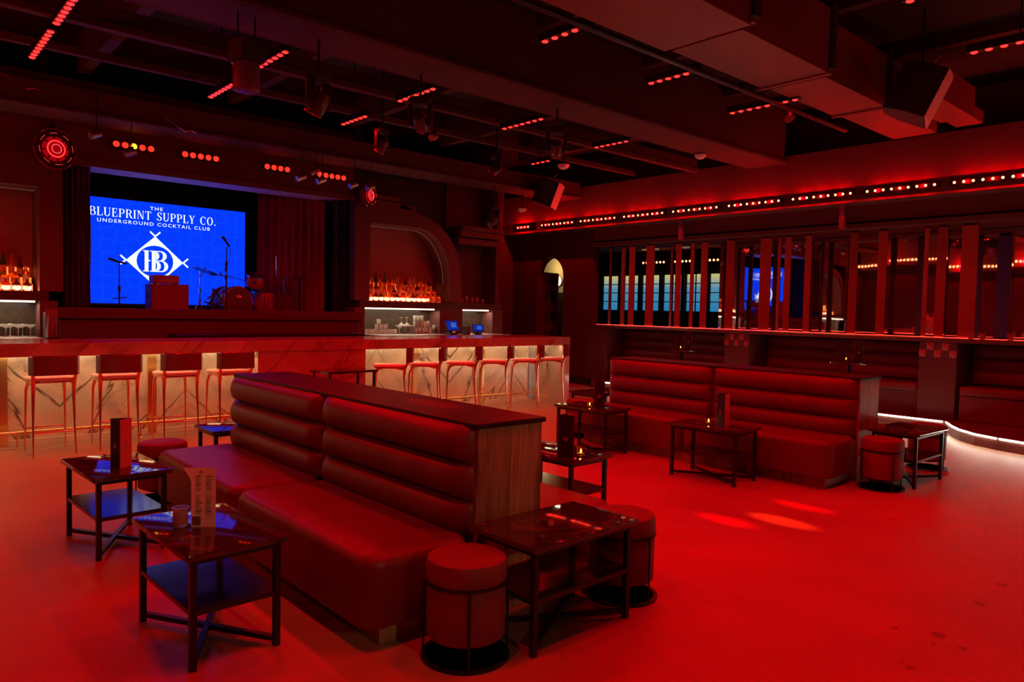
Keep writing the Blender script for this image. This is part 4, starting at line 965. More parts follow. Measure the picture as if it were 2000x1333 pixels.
g_ = MB().lathe([(0.0, 0.0), (0.028, 0.0), (0.031, 0.004)] + [(0.0325 + 0.0016 * math.sin(k * 2.2), 0.01 + k * 0.0045) for k in range(17)] + [(0.036, 0.092), (0.033, 0.092), (0.029, 0.02), (0.0, 0.014)], n=24)
g_.build('glass', M_crystal, tm, smooth=60)
MB().lathe([(0, 0.016), (0.024, 0.016), (0.024, 0.03), (0, 0.031)], n=16).build('candle', mat('wax', (0.6, 0.5, 0.4), 0.5, noise=0.05), tm, smooth=50)
def make_candle():
    t = thing('votive_candle', 'x', 'candle')
    MB().lathe([(0.0, 0.0), (0.026, 0.0), (0.029, 0.004), (0.031, 0.065), (0.029, 0.065), (0.026, 0.008), (0.0, 0.006)], n=20).build('glass', M_amberglass, t, smooth=60)
    MB().lathe([(0.0, 0.008), (0.022, 0.008), (0.022, 0.022), (0.0, 0.023)], n=14).build('wax', mat('wax', (0.6, 0.5, 0.4), 0.5), t, smooth=50)
    MB().lathe([(0.0, 0.024), (0.005, 0.028), (0.0065, 0.034), (0.004, 0.044), (0.0, 0.052)], n=10).build('flame', M_flame, t, smooth=True)
    return t
cd0 = make_candle()
CD = [(5.865, 5.31, 0.5, 'lit amber votive candle on the farthest table beside the right sofa'), (5.925, 3.865, 0.5, 'lit amber votive candle left of the menu before the right sofa'), (3.83, 3.54, 0.5, 'votive candle partly hidden behind the black menu beyond the near sofa'),
      (10.50, 7.45, 0.92, 'small lit candle above the left part of the right sofa'), (10.22, 4.50, 0.92, 'small lit candle above the right part of the right sofa')]
for i, (x, y, z, lb) in enumerate(CD):
    o = cd0 if i == 0 else clone(cd0, (x, y, z))
    o.location = (x, y, z); o['label'] = lb; o['group'] = 'lit votive candles'
for i, (x, y) in enumerate(((10.50, 7.42), (10.22, 4.45))):
    t = thing('cocktail_table', ('left', 'right')[i] + ' tall round table before the booths, nearly hidden by the right sofa', 'table', (x, y, 0), group='round cocktail tables')
    MB().lathe([(0.0, 0.89), (0.27, 0.89), (0.275, 0.90), (0.275, 0.915), (0.0, 0.92)], n=32).build('table_top', M_blackmarble, t, smooth=40)
    MB().lathe([(0.0, 0.0), (0.22, 0.0), (0.22, 0.012), (0.03, 0.03), (0.025, 0.89)], n=24).build('pedestal', M_blackmetal, t, smooth=40)
    clone(mn0, (x + 0.03, y - 0.10, 0.92), math.radians(300), 'dark menu beside the small candle above the %s part of the right sofa' % ('left', 'right')[i])

# ------------------------------------------------------------------ bronze slats on the ledge
SLATS = [(9.95, .060, .3), (9.61, .09, .5), (9.39, .12, .6), (8.94, .16, .7), (8.43, .05, .2), (8.28, .11, .7), (7.97, .07, .6), (7.71, .12, .65), (7.18, .14, .7), (6.50, .18, .62), (6.25, .05, .3), (6.10, .10, .55), (5.75, .10, .5), (5.02, .12, .62), (4.59, .12, .5), (3.98, .06, .4), (3.78, .12, .5), (3.43, .20, .4)]
SLN = ['first', 'second', 'third', 'fourth', 'fifth', 'sixth', 'seventh', 'eighth', 'ninth', 'tenth', 'eleventh', 'twelfth', 'thirteenth', 'fourteenth', 'fifteenth', 'sixteenth', 'seventeenth', 'eighteenth']
for i, (y, wd, a) in enumerate(SLATS):
    t = thing('bronze_slat', 'upright bronze slat on the ledge, %s from the left%s' % (SLN[i], ', the brightest' if i == 13 else ', widest and nearest' if i == 17 else ''), 'slat', (11.52, y, 1.27), a - 0.2, group='upright bronze slats on the ledge')
    top = 1.95 if i == 13 else 1.57
    MB().box(-0.014, 0.014, -wd / 2, wd / 2, 0.0, 1.57).build('blade', M_bronze, t, bevel=0.002)
    MB().box(-0.018, 0.018, -wd / 2 * 0.8, wd / 2 * 0.8, 1.57, 1.60).build('top_clip', M_dark, t)
    MB().box(-0.019, 0.019, -wd / 2 - 0.004, wd / 2 + 0.004, 0.0, 0.012).build('foot', M_copper, t)
for i, y in enumerate((5.02, 7.93)):
    o = MB().box(11.05, 11.13, y - 0.04, y + 0.04, 2.86, 3.22).build('hanging_post', M_bronze, bevel=0.004); tag(o, ('short square post hanging under the fascia above the brightest slat', 'short square post hanging under the fascia near the slat corner')[i], 'post', 'square posts under the fascia')
# glassware left on the ledge at right
def tumbler_mesh():
    return MB().lathe([(0.0, 0.0), (0.031, 0.0), (0.034, 0.004), (0.038, 0.088), (0.0355, 0.088), (0.032, 0.012), (0.0, 0.010)], n=16).build('glass', M_glass, smooth=60)
MG = mat('glassware', (0.80, 0.86, 0.78), 0.06, trans=0.72)
def lath_obj(prof, name, material, n=16): return MB().lathe(prof, n=n).build(name, material, smooth=60)
rocks = lath_obj([(0.0, 0.0), (0.031, 0.0), (0.034, 0.004), (0.038, 0.085), (0.0355, 0.085), (0.031, 0.012), (0.0, 0.010)], 'rocks_glass', MG)
def place(mesh_o, spots, label_f, cat, group, first=[None]):
    used = False
    for k, s_ in enumerate(spots):
        o = mesh_o if not used else mesh_o.copy()
        if used: col.objects.link(o)
        used = True
        o.location = (s_[0] * 1.045, s_[1] + 0.50, s_[2])
        if len(s_) > 3: o.rotation_euler = (s_[3], 0, 0)
        tag(o, label_f(k) if callable(label_f) else label_f, cat, group)
ZC = 1.06
sp = [(6.26 + 0.085 * k, 10.58, ZC) for k in range(7)] + [(6.28 + 0.085 * k, 10.67, ZC) for k in range(6)]
place(rocks, sp, 'short clear tumbler in the bottom rows at the back counter left end', 'glass', 'bottom rows of short tumblers')
r2 = rocks.copy(); col.objects.link(r2); place(r2, [(6.42 + 0.085 * k, 10.60, ZC + 0.087) for k in range(3)], 'short clear tumbler stacked on the second level at the left of the back counter', 'glass', 'second level of short tumblers')
r3 = rocks.copy(); col.objects.link(r3); place(r3, [(6.46, 10.60, ZC + 0.174)], 'single short tumbler topping the stack at the left of the back counter', 'glass', 'top tumbler')
high = lath_obj([(0.0, 0.0), (0.028, 0.0), (0.030, 0.004), (0.034, 0.115), (0.032, 0.115), (0.028, 0.012), (0.0, 0.010)], 'highball_glass', MG)
place(high, [(7.18 + 0.071 * k, 10.55 + 0.075 * r, ZC) for k in range(5) for r in range(2)], 'tall clear glass in the bottom level of the stack on the back counter', 'glass', 'bottom level of tall glasses')
h2 = high.copy(); col.objects.link(h2); place(h2, [(7.18 + 0.071 * k, 10.60, ZC + 0.117) for k in range(5)], 'tall clear glass in the middle level of the stack on the back counter', 'glass', 'middle level of tall glasses')
h3 = high.copy(); col.objects.link(h3); h3.scale = (1, 1, 0.85); place(h3, [(7.18 + 0.071 * k, 10.60, ZC + 0.234) for k in range(3)], 'tall clear glass on the top level of the stack on the back counter', 'glass', 'top level of tall glasses')
coupe_p = [(0.0, 0.0), (0.035, 0.0), (0.034, 0.003), (0.006, 0.008), (0.0045, 0.09), (0.012, 0.098), (0.04, 0.115), (0.05, 0.14), (0.0485, 0.14), (0.038, 0.118), (0.0, 0.102)]
coupe = lath_obj(coupe_p, 'coupe_glass', MG)
place(coupe, [(6.86 + 0.056 * k, 10.58 + 0.11 * (k % 2), ZC) for k in range(5)], 'stemmed coupe glass between the stacks on the right back counter', 'glass', 'coupe glasses on the right back counter')
tr = MB().cushion(7.16, 7.46, 11.04, 11.22, ZC + 0.145, ZC + 0.153, 0.02, 0.003, 0.003).build('glass_tray', M_steel); tag(tr, 'thin steel tray resting on the coupe glasses', 'tray')
c2 = coupe.copy(); col.objects.link(c2); place(c2, [(6.92, 10.62, ZC + 0.295, PI), (7.03, 10.62, ZC + 0.295, PI)], 'stemmed glass upside down on the steel tray', 'glass', 'upturned glasses on the tray')
wine = lath_obj([(0.0, 0.0), (0.03, 0.0), (0.029, 0.003), (0.005, 0.008), (0.004, 0.07), (0.02, 0.085), (0.034, 0.12), (0.030, 0.165), (0.0285, 0.165), (0.032, 0.12), (0.0, 0.082)], 'wine_glass', MG)
place(wine, [(7.56 + 0.062 * k, 10.57 + 0.05 * (k % 2), ZC) for k in range(5)], 'wine glass at the right end of the glass row by the red-lit side', 'glass', 'wine glasses on the back counter')
c3 = coupe.copy(); col.objects.link(c3); c3.scale = (1.15, 1.15, 1.1)
place(c3, [(0.92 + 0.125 * k, 10.58, ZC) for k in range(6)], 'stemmed martini glass in the front row at the left edge of the photo', 'glass', 'front row of martini glasses')
c4 = coupe.copy(); col.objects.link(c4); c4.scale = (1.15, 1.15, 1.1)
place(c4, [(0.98 + 0.125 * k, 10.72, ZC) for k in range(5)], 'stemmed martini glass in the rear row at the left edge of the photo', 'glass', 'rear row of martini glasses')
for i, y in enumerate((3.30, 3.16, 2.84)):
    o = rocks.copy(); col.objects.link(o); o.location = (11.30, y, 1.27); o.rotation_euler = (0, 0, 0)
    tag(o, ('amber-lit tumbler beside the widest slat on the ledge', 'second tumbler on the ledge right of the widest slat', 'lone tumbler on the ledge near the right edge')[i], 'glass', 'tumblers on the ledge')

# ------------------------------------------------------------------ bottles in the niches
stepm = emat('riser_and_back_glow', (1.0, 0.17, 0.03), 2.0)
for (xa, xb, nm) in ((6.52, 8.12, 'right'), (0.0, 1.66, 'left')):
    t = thing('bottle_steps', 'glowing stepped shelf under the bottles in the %s niche' % nm, 'shelf')
    for k, (y0, z1) in enumerate(((YB + 0.20, 1.73), (YB + 0.31, 1.82))):
        MB().box(xa, xb, y0, YB + 0.49, 1.637 + 0.09 * k, z1).build('step', M_dark, t)
        if k == 1: MB().box(xa, xb, YB + 0.48, YB + 0.49, 1.83, 1.95).build('riser_or_added_glow', stepm, t)  # glowing panel added behind the top bottles as backlight, no step riser
        MB().box(xa, xb, y0 - 0.004, y0, 1.642 + 0.09 * k, z1 - 0.004).build('riser_or_added_glow', stepm, t)
LIQ = {'amber': mat('amber_liquor', (0.90, 0.35, 0.06), 0.05, trans=0.65), 'dark': mat('dark_bottle', (0.16, 0.035, 0.02), 0.08, trans=0.3), 'red': mat('red_liquor', (0.75, 0.08, 0.03), 0.05, trans=0.6),
       'clear': mat('clear_bottle', (0.85, 0.85, 0.80), 0.05, trans=0.6), 'green': mat('green_bottle', (0.05, 0.42, 0.08), 0.05, trans=0.5), 'blue': mat('blue_bottle', (0.10, 0.55, 0.75), 0.05, trans=0.4)}
LBL = mat('bottle_label', (0.75, 0.60, 0.42), 0.6, noise=0.2, nscale=60); CAPM = mat('bottle_cap', (0.12, 0.05, 0.04), 0.4, noise=0.1)
def bottle(kind, shape):
    r, h, nr, sh = {'round': (0.037, 0.27, 0.013, 0.60), 'tall': (0.034, 0.33, 0.012, 0.62), 'squat': (0.050, 0.155, 0.014, 0.62), 'square': (0.040, 0.24, 0.015, 0.70)}[shape]
    n = 8 if shape == 'square' else 14
    t = thing('liquor_bottle', 'x', 'bottle')
    MB().lathe([(0.0, 0.0), (r * 0.94, 0.0), (r, 0.006), (r, h * sh * 0.9), (r * 0.85, h * sh), (nr * 1.2, h * (sh + 0.14)), (nr, h * (sh + 0.18)), (nr, h * 0.95), (0.0, h * 0.95)], n=n).build('glass_body', LIQ[kind], t, smooth=45)
    MB().lathe([(nr * 1.15, h * 0.90), (nr * 1.2, h), (0, h * 1.003)], n=10).build('cap', CAPM, t, smooth=45)
    MB().lathe([(r * 1.012, h * 0.15), (r * 1.012, h * sh * 0.72)], n=n).build('paper_label', LBL, t, smooth=45)
    return t
protos = {}
for kind in LIQ:
    for shp in ('round', 'tall', 'squat', 'square'):
        if (kind in ('green', 'blue') and shp != 'tall') or (kind == 'clear' and shp == 'squat'): continue
        protos[(kind, shp)] = bottle(kind, shp)
protos_used = {k: False for k in protos}
def put_bottle(kind, shp, loc, label, group):
    p = protos[(kind, shp)]
    if not protos_used[(kind, shp)]: o = p; protos_used[(kind, shp)] = True; o.location = loc
    else: o = copy_tree(p); o.location = loc
    o['label'] = label; o['group'] = group
COLN = {'amber': 'amber', 'dark': 'dark brown', 'red': 'reddish', 'clear': 'clear', 'green': 'green', 'blue': 'light blue'}
SHN = {'round': 'round-shouldered', 'tall': 'tall slim', 'squat': 'low squat', 'square': 'faceted'}
TIER = ['on the lowest step', 'on the middle step', 'on the top step']
for (xa, xb, nm) in ((6.56, 8.10, 'right'), (0.80, 1.62, 'left')):
    for tier in range(3):
        x = xa + (0.02 * tier)
        while x < xb:
            u = random.random()
            if tier == 0: kind, shp = random.choice(['red', 'dark', 'amber', 'dark', 'red']), 'squat'
            elif tier == 1: kind, shp = random.choice(['amber', 'amber', 'red', 'dark', 'amber']), random.choice(['round', 'square', 'squat'])
            else: kind, shp = random.choice(['amber', 'amber', 'red', 'dark', 'clear', 'amber']), random.choice(['round', 'tall', 'square'])
            if tier == 2 and nm == 'right' and 6.80 < x < 6.88: kind, shp = 'green', 'tall'
            if tier == 2 and nm == 'right' and 6.98 < x < 7.06: kind, shp = 'blue', 'tall'
            if tier == 2 and nm == 'right' and 7.52 < x < 7.70: kind, shp = 'clear', 'tall'
            if tier == 2 and nm == 'left' and 1.12 < x < 1.22: kind, shp = 'clear', 'tall'
            if tier == 2 and nm == 'left' and 1.30 < x < 1.40: kind, shp = 'green', 'tall'
            y = YB + (0.10, 0.25, 0.40)[tier] + random.uniform(-0.004, 0.004)
            lab = '%s %s liquor bottle %s of the %s niche' % (SHN[shp], COLN[kind], TIER[tier], nm)
            put_bottle(kind, shp, (x, y, (1.636, 1.731, 1.821)[tier]), lab, '%s %s bottles %s, %s niche' % (SHN[shp], COLN[kind], TIER[tier], nm))
            x += 0.112 if shp == 'squat' else random.uniform(0.082, 0.094)
for k, p in protos.items():
    if not protos_used[k]:
        for ch in list(p.children): bpy.data.objects.remove(ch)
        bpy.data.objects.remove(p)
for i, x in enumerate((8.60, 8.72, 8.86, 8.98, 9.12)):
    o = rocks.copy(); col.objects.link(o); o.location = (x, YB + 0.15, 1.636); o.rotation_euler = (0, 0, 0); o.scale = (0.9, 0.9, (1.1, 1.7, 1.3, 1.5, 1.0)[i])
    tag(o, 'dim small glass standing on the dark shelf right of the bottle niche', 'glass', 'dim glasses on the dark shelf')

# payment terminals and caddies
def terminal(loc, rz, s, lb):
    t = thing('payment_terminal', lb, 'terminal', loc, rz, 'payment terminals on the back counter')
    MB().box(-0.09 * s, 0.09 * s, -0.09 * s, 0.10 * s, 0, 0.03).build('base', M_blackmetal, t, bevel=0.004)
    MB().box(-0.03 * s, 0.03 * s, 0.0, 0.03, 0.03, 0.15 * s).build('stand', M_blackmetal, t)
    q = MB().box(-0.15 * s, 0.15 * s, -0.012, 0.012, -0.10 * s, 0.10 * s).build('screen_housing', M_dark, t, bevel=0.004); q.location = (0, -0.03, 0.16 * s); q.rotation_euler = (math.radians(-22), 0, 0)
    MB().box(-0.137 * s, 0.137 * s, -0.014, -0.012, -0.088 * s, 0.088 * s).build('display', emat('terminal_blue', (0.01, 0.04, 0.55), 0.55), q)
    ic = MB()
    for r in range(3):
        for c in range(4): ic.box((-0.03 + c * 0.032) * s, (-0.012 + c * 0.032) * s, -0.0155, -0.014, (0.03 - r * 0.032) * s, (0.048 - r * 0.032) * s)
    ic.build('icons', emat('terminal_icons', (0.15, 0.35, 1.0), 0.8), q)
terminal((8.02, 10.70, ZC), 0.12, 1.0, 'payment terminal with lit blue screen, larger one left of the caddy')
terminal((8.66, 10.72, ZC), -0.35, 0.72, 'smaller tilted blue payment terminal at the right end of the back counter')
kb = thing('bar_caddy', 'black ribbed bar caddy between the two payment terminals', 'caddy', (8.36, 10.68, ZC))
MB().box(-0.06, 0.06, -0.05, 0.05, 0, 0.15).build('box', M_dark, kb, bevel=0.004)
for k in range(4): MB().box(-0.055 + k * 0.033, -0.045 + k * 0.033, -0.056, -0.05, 0.01, 0.145).build('rib', M_steel, kb)
fb = thing('cream_dispenser', 'small pale bottle with a white cap behind the payment terminals', 'bottle', (8.22, 10.86, ZC))
MB().lathe([(0, 0), (0.03, 0), (0.032, 0.01), (0.032, 0.12), (0.014, 0.16), (0.014, 0.19)], n=16).build('body', mat('pale_bottle', (0.6, 0.55, 0.45), 0.4, noise=0.05), fb, smooth=50)
MB().lathe([(0.026, 0.19), (0.028, 0.21), (0.0, 0.215)], n=16).build('cap', mat('white_cap', (0.8, 0.75, 0.65), 0.4, noise=0.03), fb, smooth=50)

# ------------------------------------------------------------------ stage gear
ZS = 1.30
def rod(mb, a, b, r=0.006, r2=None): return mb.tube([a, b], [r, r2 or r], 8)
ms = thing('microphone_stand', 'thin microphone stand with a round base before the blue screen at left', 'microphone stand', (2.72, 11.40, ZS))
MB().lathe([(0, 0), (0.11, 0), (0.11, 0.012), (0.02, 0.025), (0.0, 0.025)], n=24).build('round_base', M_blackmetal, ms, smooth=50)
rod(rod(MB(), (0, 0, 0.02), (0, 0, 0.42), 0.011), (0, 0, 0.40), (0, 0, 0.78), 0.007).build('pole', M_blackmetal, ms, smooth=True)
MB().tube([(0, 0, 0.38), (0, 0, 0.45)], 0.017, 10).build('clutch', M_dark, ms, smooth=True)
rod(MB(), (-0.09, 0, 0.27), (0.10, 0, 0.29), 0.007).build('drink_holder', M_dark, ms)
MB().tube([(-0.12, -0.02, 0.82), (-0.02, 0, 0.79), (0.10, 0.02, 0.77)], [0.018, 0.014, 0.012], 10).lathe([(0, -0.02), (0.022, -0.012), (0.025, 0), (0.022, 0.012), (0, 0.02)], (-0.12, -0.02, 0.82), 10).build('microphone', M_dark, ms, smooth=True)
am = thing('guitar_cabinet', 'dark square guitar cabinet before the blue screen', 'amplifier', (3.42, 11.55, ZS), 0.0)
MB().box(-0.28, 0.24, -0.16, 0.18, 0.0, 0.50).build('cabinet', mat('tolex', (0.16, 0.05, 0.08), 0.6, noise=0.2, nscale=60), am, bevel=0.012)
MB().box(-0.25, 0.21, -0.165, -0.16, 0.03, 0.47).build('grille_cloth', mat('grille_cloth', (0.20, 0.06, 0.08), 0.8, noise=0.2, nscale=90), am, bevel=0.004)
bd = MB()
for k in range(7): bd.obox((-0.075 + k * 0.025, -0.168, 0.235), (0.004, 0.002, 0.018), Matrix.Rotation((-1) ** k * 0.5, 3, 'Y'))
bd.build('badge', M_mark, am)
MB().box(-0.287, -0.28, -0.05, 0.05, 0.30, 0.34).build('side_handle', M_dark, am, bevel=0.003)
ah = thing('guitar_amplifier', 'small amplifier head sitting on the guitar cabinet', 'amplifier', (3.42, 11.55, ZS + 0.50))
MB().box(-0.24, 0.12, -0.10, 0.12, 0.008, 0.13).build('case', mat('head_case', (0.25, 0.07, 0.12), 0.5, noise=0.1), ah, bevel=0.008)
MB().box(-0.16, 0.09, -0.104, -0.10, 0.03, 0.08).build('control_panel', M_steel, ah)
for sx in (-0.2, 0.08): MB().box(sx, sx + 0.02, -0.08, 0.1, 0.0, 0.008).build('foot', M_dark, ah)
# drum kit
RD = Matrix.Rotation(0.22, 3, 'Z') @ Matrix.Rotation(PI / 2, 3, 'X')
bdm = thing('bass_drum', 'black bass drum with a red-lit rim and small red letters', 'drum', (4.38, 11.62, ZS + 0.255), 0.22)
MB().lathe([(0.235, -0.19), (0.245, -0.18), (0.245, 0.18), (0.235, 0.19)], n=40, axis='Y').build('shell', mat('drum_shell', (0.10, 0.03, 0.05), 0.2, noise=0.1), bdm, smooth=50)
for yy in (-0.19, 0.17): MB().lathe([(0.235, -yy - 0.02), (0.255, -yy - 0.02), (0.258, -yy - 0.01), (0.255, -yy), (0.235, -yy)], n=40, axis='Y').build('hoop', mat('drum_hoop', (0.55, 0.2, 0.22), 0.2, metal=0.8, noise=0.05), bdm, smooth=50)
MB().lathe([(0.0, 0.185), (0.236, 0.185)], n=40, axis='Y').build('drum_head', mat('drum_head', (0.02, 0.015, 0.02), 0.25, noise=0.1), bdm)
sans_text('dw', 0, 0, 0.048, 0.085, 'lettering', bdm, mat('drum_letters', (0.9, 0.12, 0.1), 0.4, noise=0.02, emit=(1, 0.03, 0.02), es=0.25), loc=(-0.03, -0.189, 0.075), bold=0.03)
for k in range(8):
    a = k * PI / 4 + 0.2; MB().tube([(0.25 * math.cos(a), -0.17, 0.25 * math.sin(a)), (0.25 * math.cos(a), -0.10, 0.25 * math.sin(a))], 0.009, 6).build('lug', M_chrome, bdm)
def drum(lb, loc, r, h, tilt, legs=0):
    t = thing('tom_drum', lb, 'drum', loc, 0.0, 'tom drums of the drum kit')
    Rm = Matrix.Rotation(tilt, 3, 'X')
    MB().lathe([(r * 0.98, 0), (r, 0.004), (r, h - 0.004), (r * 0.98, h)], n=28, rot=Rm).build('shell', mat('tom_shell', (0.30, 0.04, 0.08), 0.2, noise=0.1), t, smooth=50)
    for z in (0.0, h - 0.02): MB().lathe([(r, z), (r * 1.05, z), (r * 1.05, z + 0.02), (r, z + 0.02)], n=28, rot=Rm).build('rim', M_chrome, t, smooth=50)
    MB().lathe([(0, h - 0.004), (r, h - 0.004)], n=28, rot=Rm).build('drum_head', mat('tom_head', (0.25, 0.2, 0.22), 0.4, noise=0.1), t)
    for k in range(6):
        a = k * PI / 3; c = Rm @ Vector((r * 1.03 * math.cos(a), r * 1.03 * math.sin(a), h / 2)); c2_ = Rm @ Vector((r * 1.03 * math.cos(a), r * 1.03 * math.sin(a), h * 0.8))
        MB().tube([c, c2_], 0.007, 6).build('lug', M_chrome, t)
    for k in range(legs):
        a = k * 2 * PI / 3 + 0.5; MB().tube([(r * 1.06 * math.cos(a), r * 1.06 * math.sin(a), h * 0.6), (r * 1.1 * math.cos(a), r * 1.1 * math.sin(a), -loc[2] + ZS)], 0.006, 6).build('leg', M_chrome, t)
    if not legs: MB().tube([(0, 0, 0), (-0.10, 0.12, -0.18)], 0.008, 6).build('mount', M_chrome, t)
    return t
drum('red-lit rack tom tilted above the right side of the bass drum', (4.70, 11.50, ZS + 0.52), 0.14, 0.19, 0.35)
drum('floor tom in the dark right of the bass drum', (4.92, 11.66, ZS + 0.12), 0.17, 0.32, 0.0, legs=3)
def cymbal(lb, base, top, tilt, r=0.2, dx=0.0):
    t = thing('cymbal_stand', lb, 'cymbal stand', base, 0.0, 'cymbal stands of the drum kit'); h = top
    rod(rod(MB(), (0, 0, 0.12), (0, 0, h * 0.6), 0.011), (0, 0, h * 0.58), (0, 0, h), 0.006).build('pole', M_chrome, t, smooth=True)
    for k in range(3):
        a = k * 2 * PI / 3 + 0.9; rod(MB(), (0, 0, 0.28), (0.12 * math.cos(a), 0.12 * math.sin(a), 0.0), 0.007).build('leg', M_chrome, t)
    if dx: rod(MB(), (-dx * 0.25, 0, h - 0.10), (dx, 0, h - 0.005), 0.006).build('boom', M_chrome, t)
    for z in (h * 0.58, 0.28): MB().tube([(0, 0, z - 0.025), (0, 0, z + 0.025)], 0.018, 8).build('clutch', M_chrome, t)
    Rm = Matrix.Rotation(tilt, 3, 'Y')
    c = MB().lathe([(0.0, 0.022), (0.022, 0.018), (0.035, 0.006), (r, -0.006), (r, -0.009), (0.03, 0.0)], n=32, rot=Rm).build('cymbal', mat('cymbal_bronze', (0.25, 0.20, 0.22), 0.3, metal=0.9, noise=0.1), t, smooth=50); c.location = (dx, 0, h)
    MB().tube([(dx, 0, h), (dx, 0, h + 0.05)], 0.009, 8).build('wing_nut', M_dark, t)
cymbal('chrome stand with a tilted cymbal left of the bass drum', (3.94, 11.76, ZS), 0.74, 0.32, 0.2, 0.08)
cymbal('flat dark cymbal stand just right of the tilted cymbal', (4.76, 11.76, ZS), 0.68, 0.0, 0.20, -0.50)
cymbal('cymbal stand standing in the dark before the red curtain', (5.22, 11.56, ZS), 0.66, 0.1, 0.15)
hh = thing('hardware_rack', 'crossed black drum hardware bars left of the bass drum', 'drum rack', (3.98, 11.45, ZS))
for a, b in (((0.10, 0, 0.40), (-0.10, 0.05, 0.06)), ((-0.08, 0, 0.26), (0.20, 0.05, 0.16)), ((0.06, 0, 0.46), (0.22, 0.05, 0.26)), ((-0.02, 0.02, 0.30), (0.22, 0.1, 0.48))): rod(MB(), a, b, 0.011).build('bar', M_blackmetal, hh, smooth=True)
rod(MB(), (0.06, 0.03, 0.0), (0.06, 0.03, 0.45), 0.012).build('post', M_chrome, hh, smooth=True)
m2 = thing('microphone_stand', 'tall black microphone stand in front of the drum kit', 'microphone stand', (4.17, 11.28, ZS))
for k in range(3):
    a = k * 2 * PI / 3 + 0.2; rod(MB(), (0, 0, 0.12), (0.2 * math.cos(a), 0.2 * math.sin(a), 0.0), 0.008).build('leg', M_blackmetal, m2)
rod(rod(MB(), (0, 0, 0.05), (0, 0, 0.65), 0.013), (0, 0, 0.62), (0.005, 0, 1.10), 0.008).build('pole', M_blackmetal, m2, smooth=True)
for z in (0.60, 0.72, 0.80): MB().tube([(-0.008, 0, z), (0.004, 0, z + 0.07)], 0.019, 10).build('clutch', M_dark, m2, smooth=True)
MB().tube([(0.05, 0, 1.10), (-0.04, 0, 1.22)], [0.012, 0.018], 10).lathe([(0, -0.024), (0.02, -0.014), (0.024, 0), (0.02, 0.014), (0, 0.024)], (-0.05, 0, 1.235), 12).build('microphone', M_dark, m2, smooth=True)
MB().tube([(0.05, 0, 1.10), (0.065, 0, 1.0), (0.04, 0, 0.88), (0.01, 0, 0.80)], 0.003, 6).build('cable', M_dark, m2)
m3 = thing('boom_stand', 'low chrome boom stand with a small microphone over the rack tom', 'microphone stand', (4.80, 11.34, ZS))
for k in range(3):
    a = k * 2 * PI / 3; rod(MB(), (0, 0, 0.1), (0.16 * math.cos(a), 0.16 * math.sin(a), 0.0), 0.006).build('leg', M_chrome, m3)
rod(MB(), (0, 0, 0.05), (0, 0, 0.66), 0.008).build('pole', M_chrome, m3, smooth=True); rod(MB(), (-0.13, 0, 0.62), (0.09, 0, 0.69), 0.006).build('boom', M_chrome, m3, smooth=True)
MB().tube([(-0.13, 0, 0.62), (-0.19, 0, 0.54)], 0.012, 8).build('microphone', M_dark, m3, smooth=True)
m4 = thing('overhead_microphone_stand', 'tall thin stand right of the drums reaching above the curtain shadow', 'microphone stand', (5.02, 11.35, ZS))
for k in range(3):
    a = k * 2 * PI / 3 + 0.5; rod(MB(), (0, 0, 0.1), (0.18 * math.cos(a), 0.18 * math.sin(a), 0.0), 0.006).build('leg', M_blackmetal, m4)
rod(MB(), (0, 0, 0.05), (-0.03, 0, 1.02), 0.008).build('pole', M_chrome, m4, smooth=True)
m5 = thing('keyboard_stand', 'black folded keyboard stand leaning before the red curtain', 'stand', (5.40, 11.36, ZS))
rod(MB(), (0, 0, 0), (0, 0, 0.70), 0.022).build('column', M_blackmetal, m5, smooth=True)
for z in (0.05, 0.28, 0.66): MB().box(-0.12, 0.10, -0.02, 0.02, z, z + 0.04).build('arm', M_blackmetal, m5)

# ------------------------------------------------------------------ ring spotlights on the stage wall
def ring_light(loc, r, lb, yaw):
    t = thing('ring_spotlight', lb, 'spotlight', loc, yaw, 'round spotlights beside the stage header')
    def tor(R, rr, y, name, m, n=40):
        return MB().tube([(R * math.cos(2 * PI * k / n), y, R * math.sin(2 * PI * k / n)) for k in range(n + 1)], rr, 8, caps=False).build(name, m, t, smooth=True)
    tor(r, r * 0.035, 0.0, 'outer_rim', mat('rim_acrylic', (0.30, 0.05, 0.07), 0.15, metal=0.6, noise=0.05))
    MB().lathe([(0, -0.12), (r * 0.55, -0.11), (r * 0.85, -0.06), (r * 0.98, -0.02), (r * 0.98, 0.0), (r * 0.62, 0.0), (0, -0.01)], n=32, axis='Y').build('housing', mat('housing_dark', (0.05, 0.015, 0.02), 0.2, noise=0.2), t, smooth=50).location = (0, 0.06, 0)
    tor(r * 0.40, r * 0.03, -0.03, 'light_ring', M_led); tor(r * 0.22, r * 0.018, -0.04, 'inner_ring', emat('ring_soft', (1, 0.1, 0.08), 1.6))
    MB().lathe([(r * 0.42, 0.022), (r * 0.62, 0.0)], n=32, axis='Y').build('glow_band', emat('ring_glow', (1, 0.0, 0.01), 0.32), t, smooth=True)
    for k in range(8):
        a = k * PI / 4 + 0.15
        p = [(r * 0.78 * math.cos(a + d), -0.03, r * 0.78 * math.sin(a + d)) for d in (-0.2, -0.05, 0.05, 0.22)]
        MB().tube(p, r * 0.014, 5).build('petal_edge', emat('petal_edge', (1, 0.05, 0.05), 0.9), t)
        MB().obox((r * 0.55 * math.cos(a), -0.02, r * 0.55 * math.sin(a)), (r * 0.12, 0.02, r * 0.07), Matrix.Rotation(-a, 3, 'Y')).build('cooling_fin', M_dark, t)
    MB().box(-0.02, 0.02, 0.05, 0.12, r * 0.9, r * 1.3).build('yoke', M_blackmetal, t)
ring_light((1.86, 10.86, 3.44), 0.25, 'larger glowing red ring spotlight left of the stage header', math.radians(12))
ring_light((6.40, 10.86, 3.40), 0.20, 'smaller red ring spotlight right of the stage header', math.radians(28))

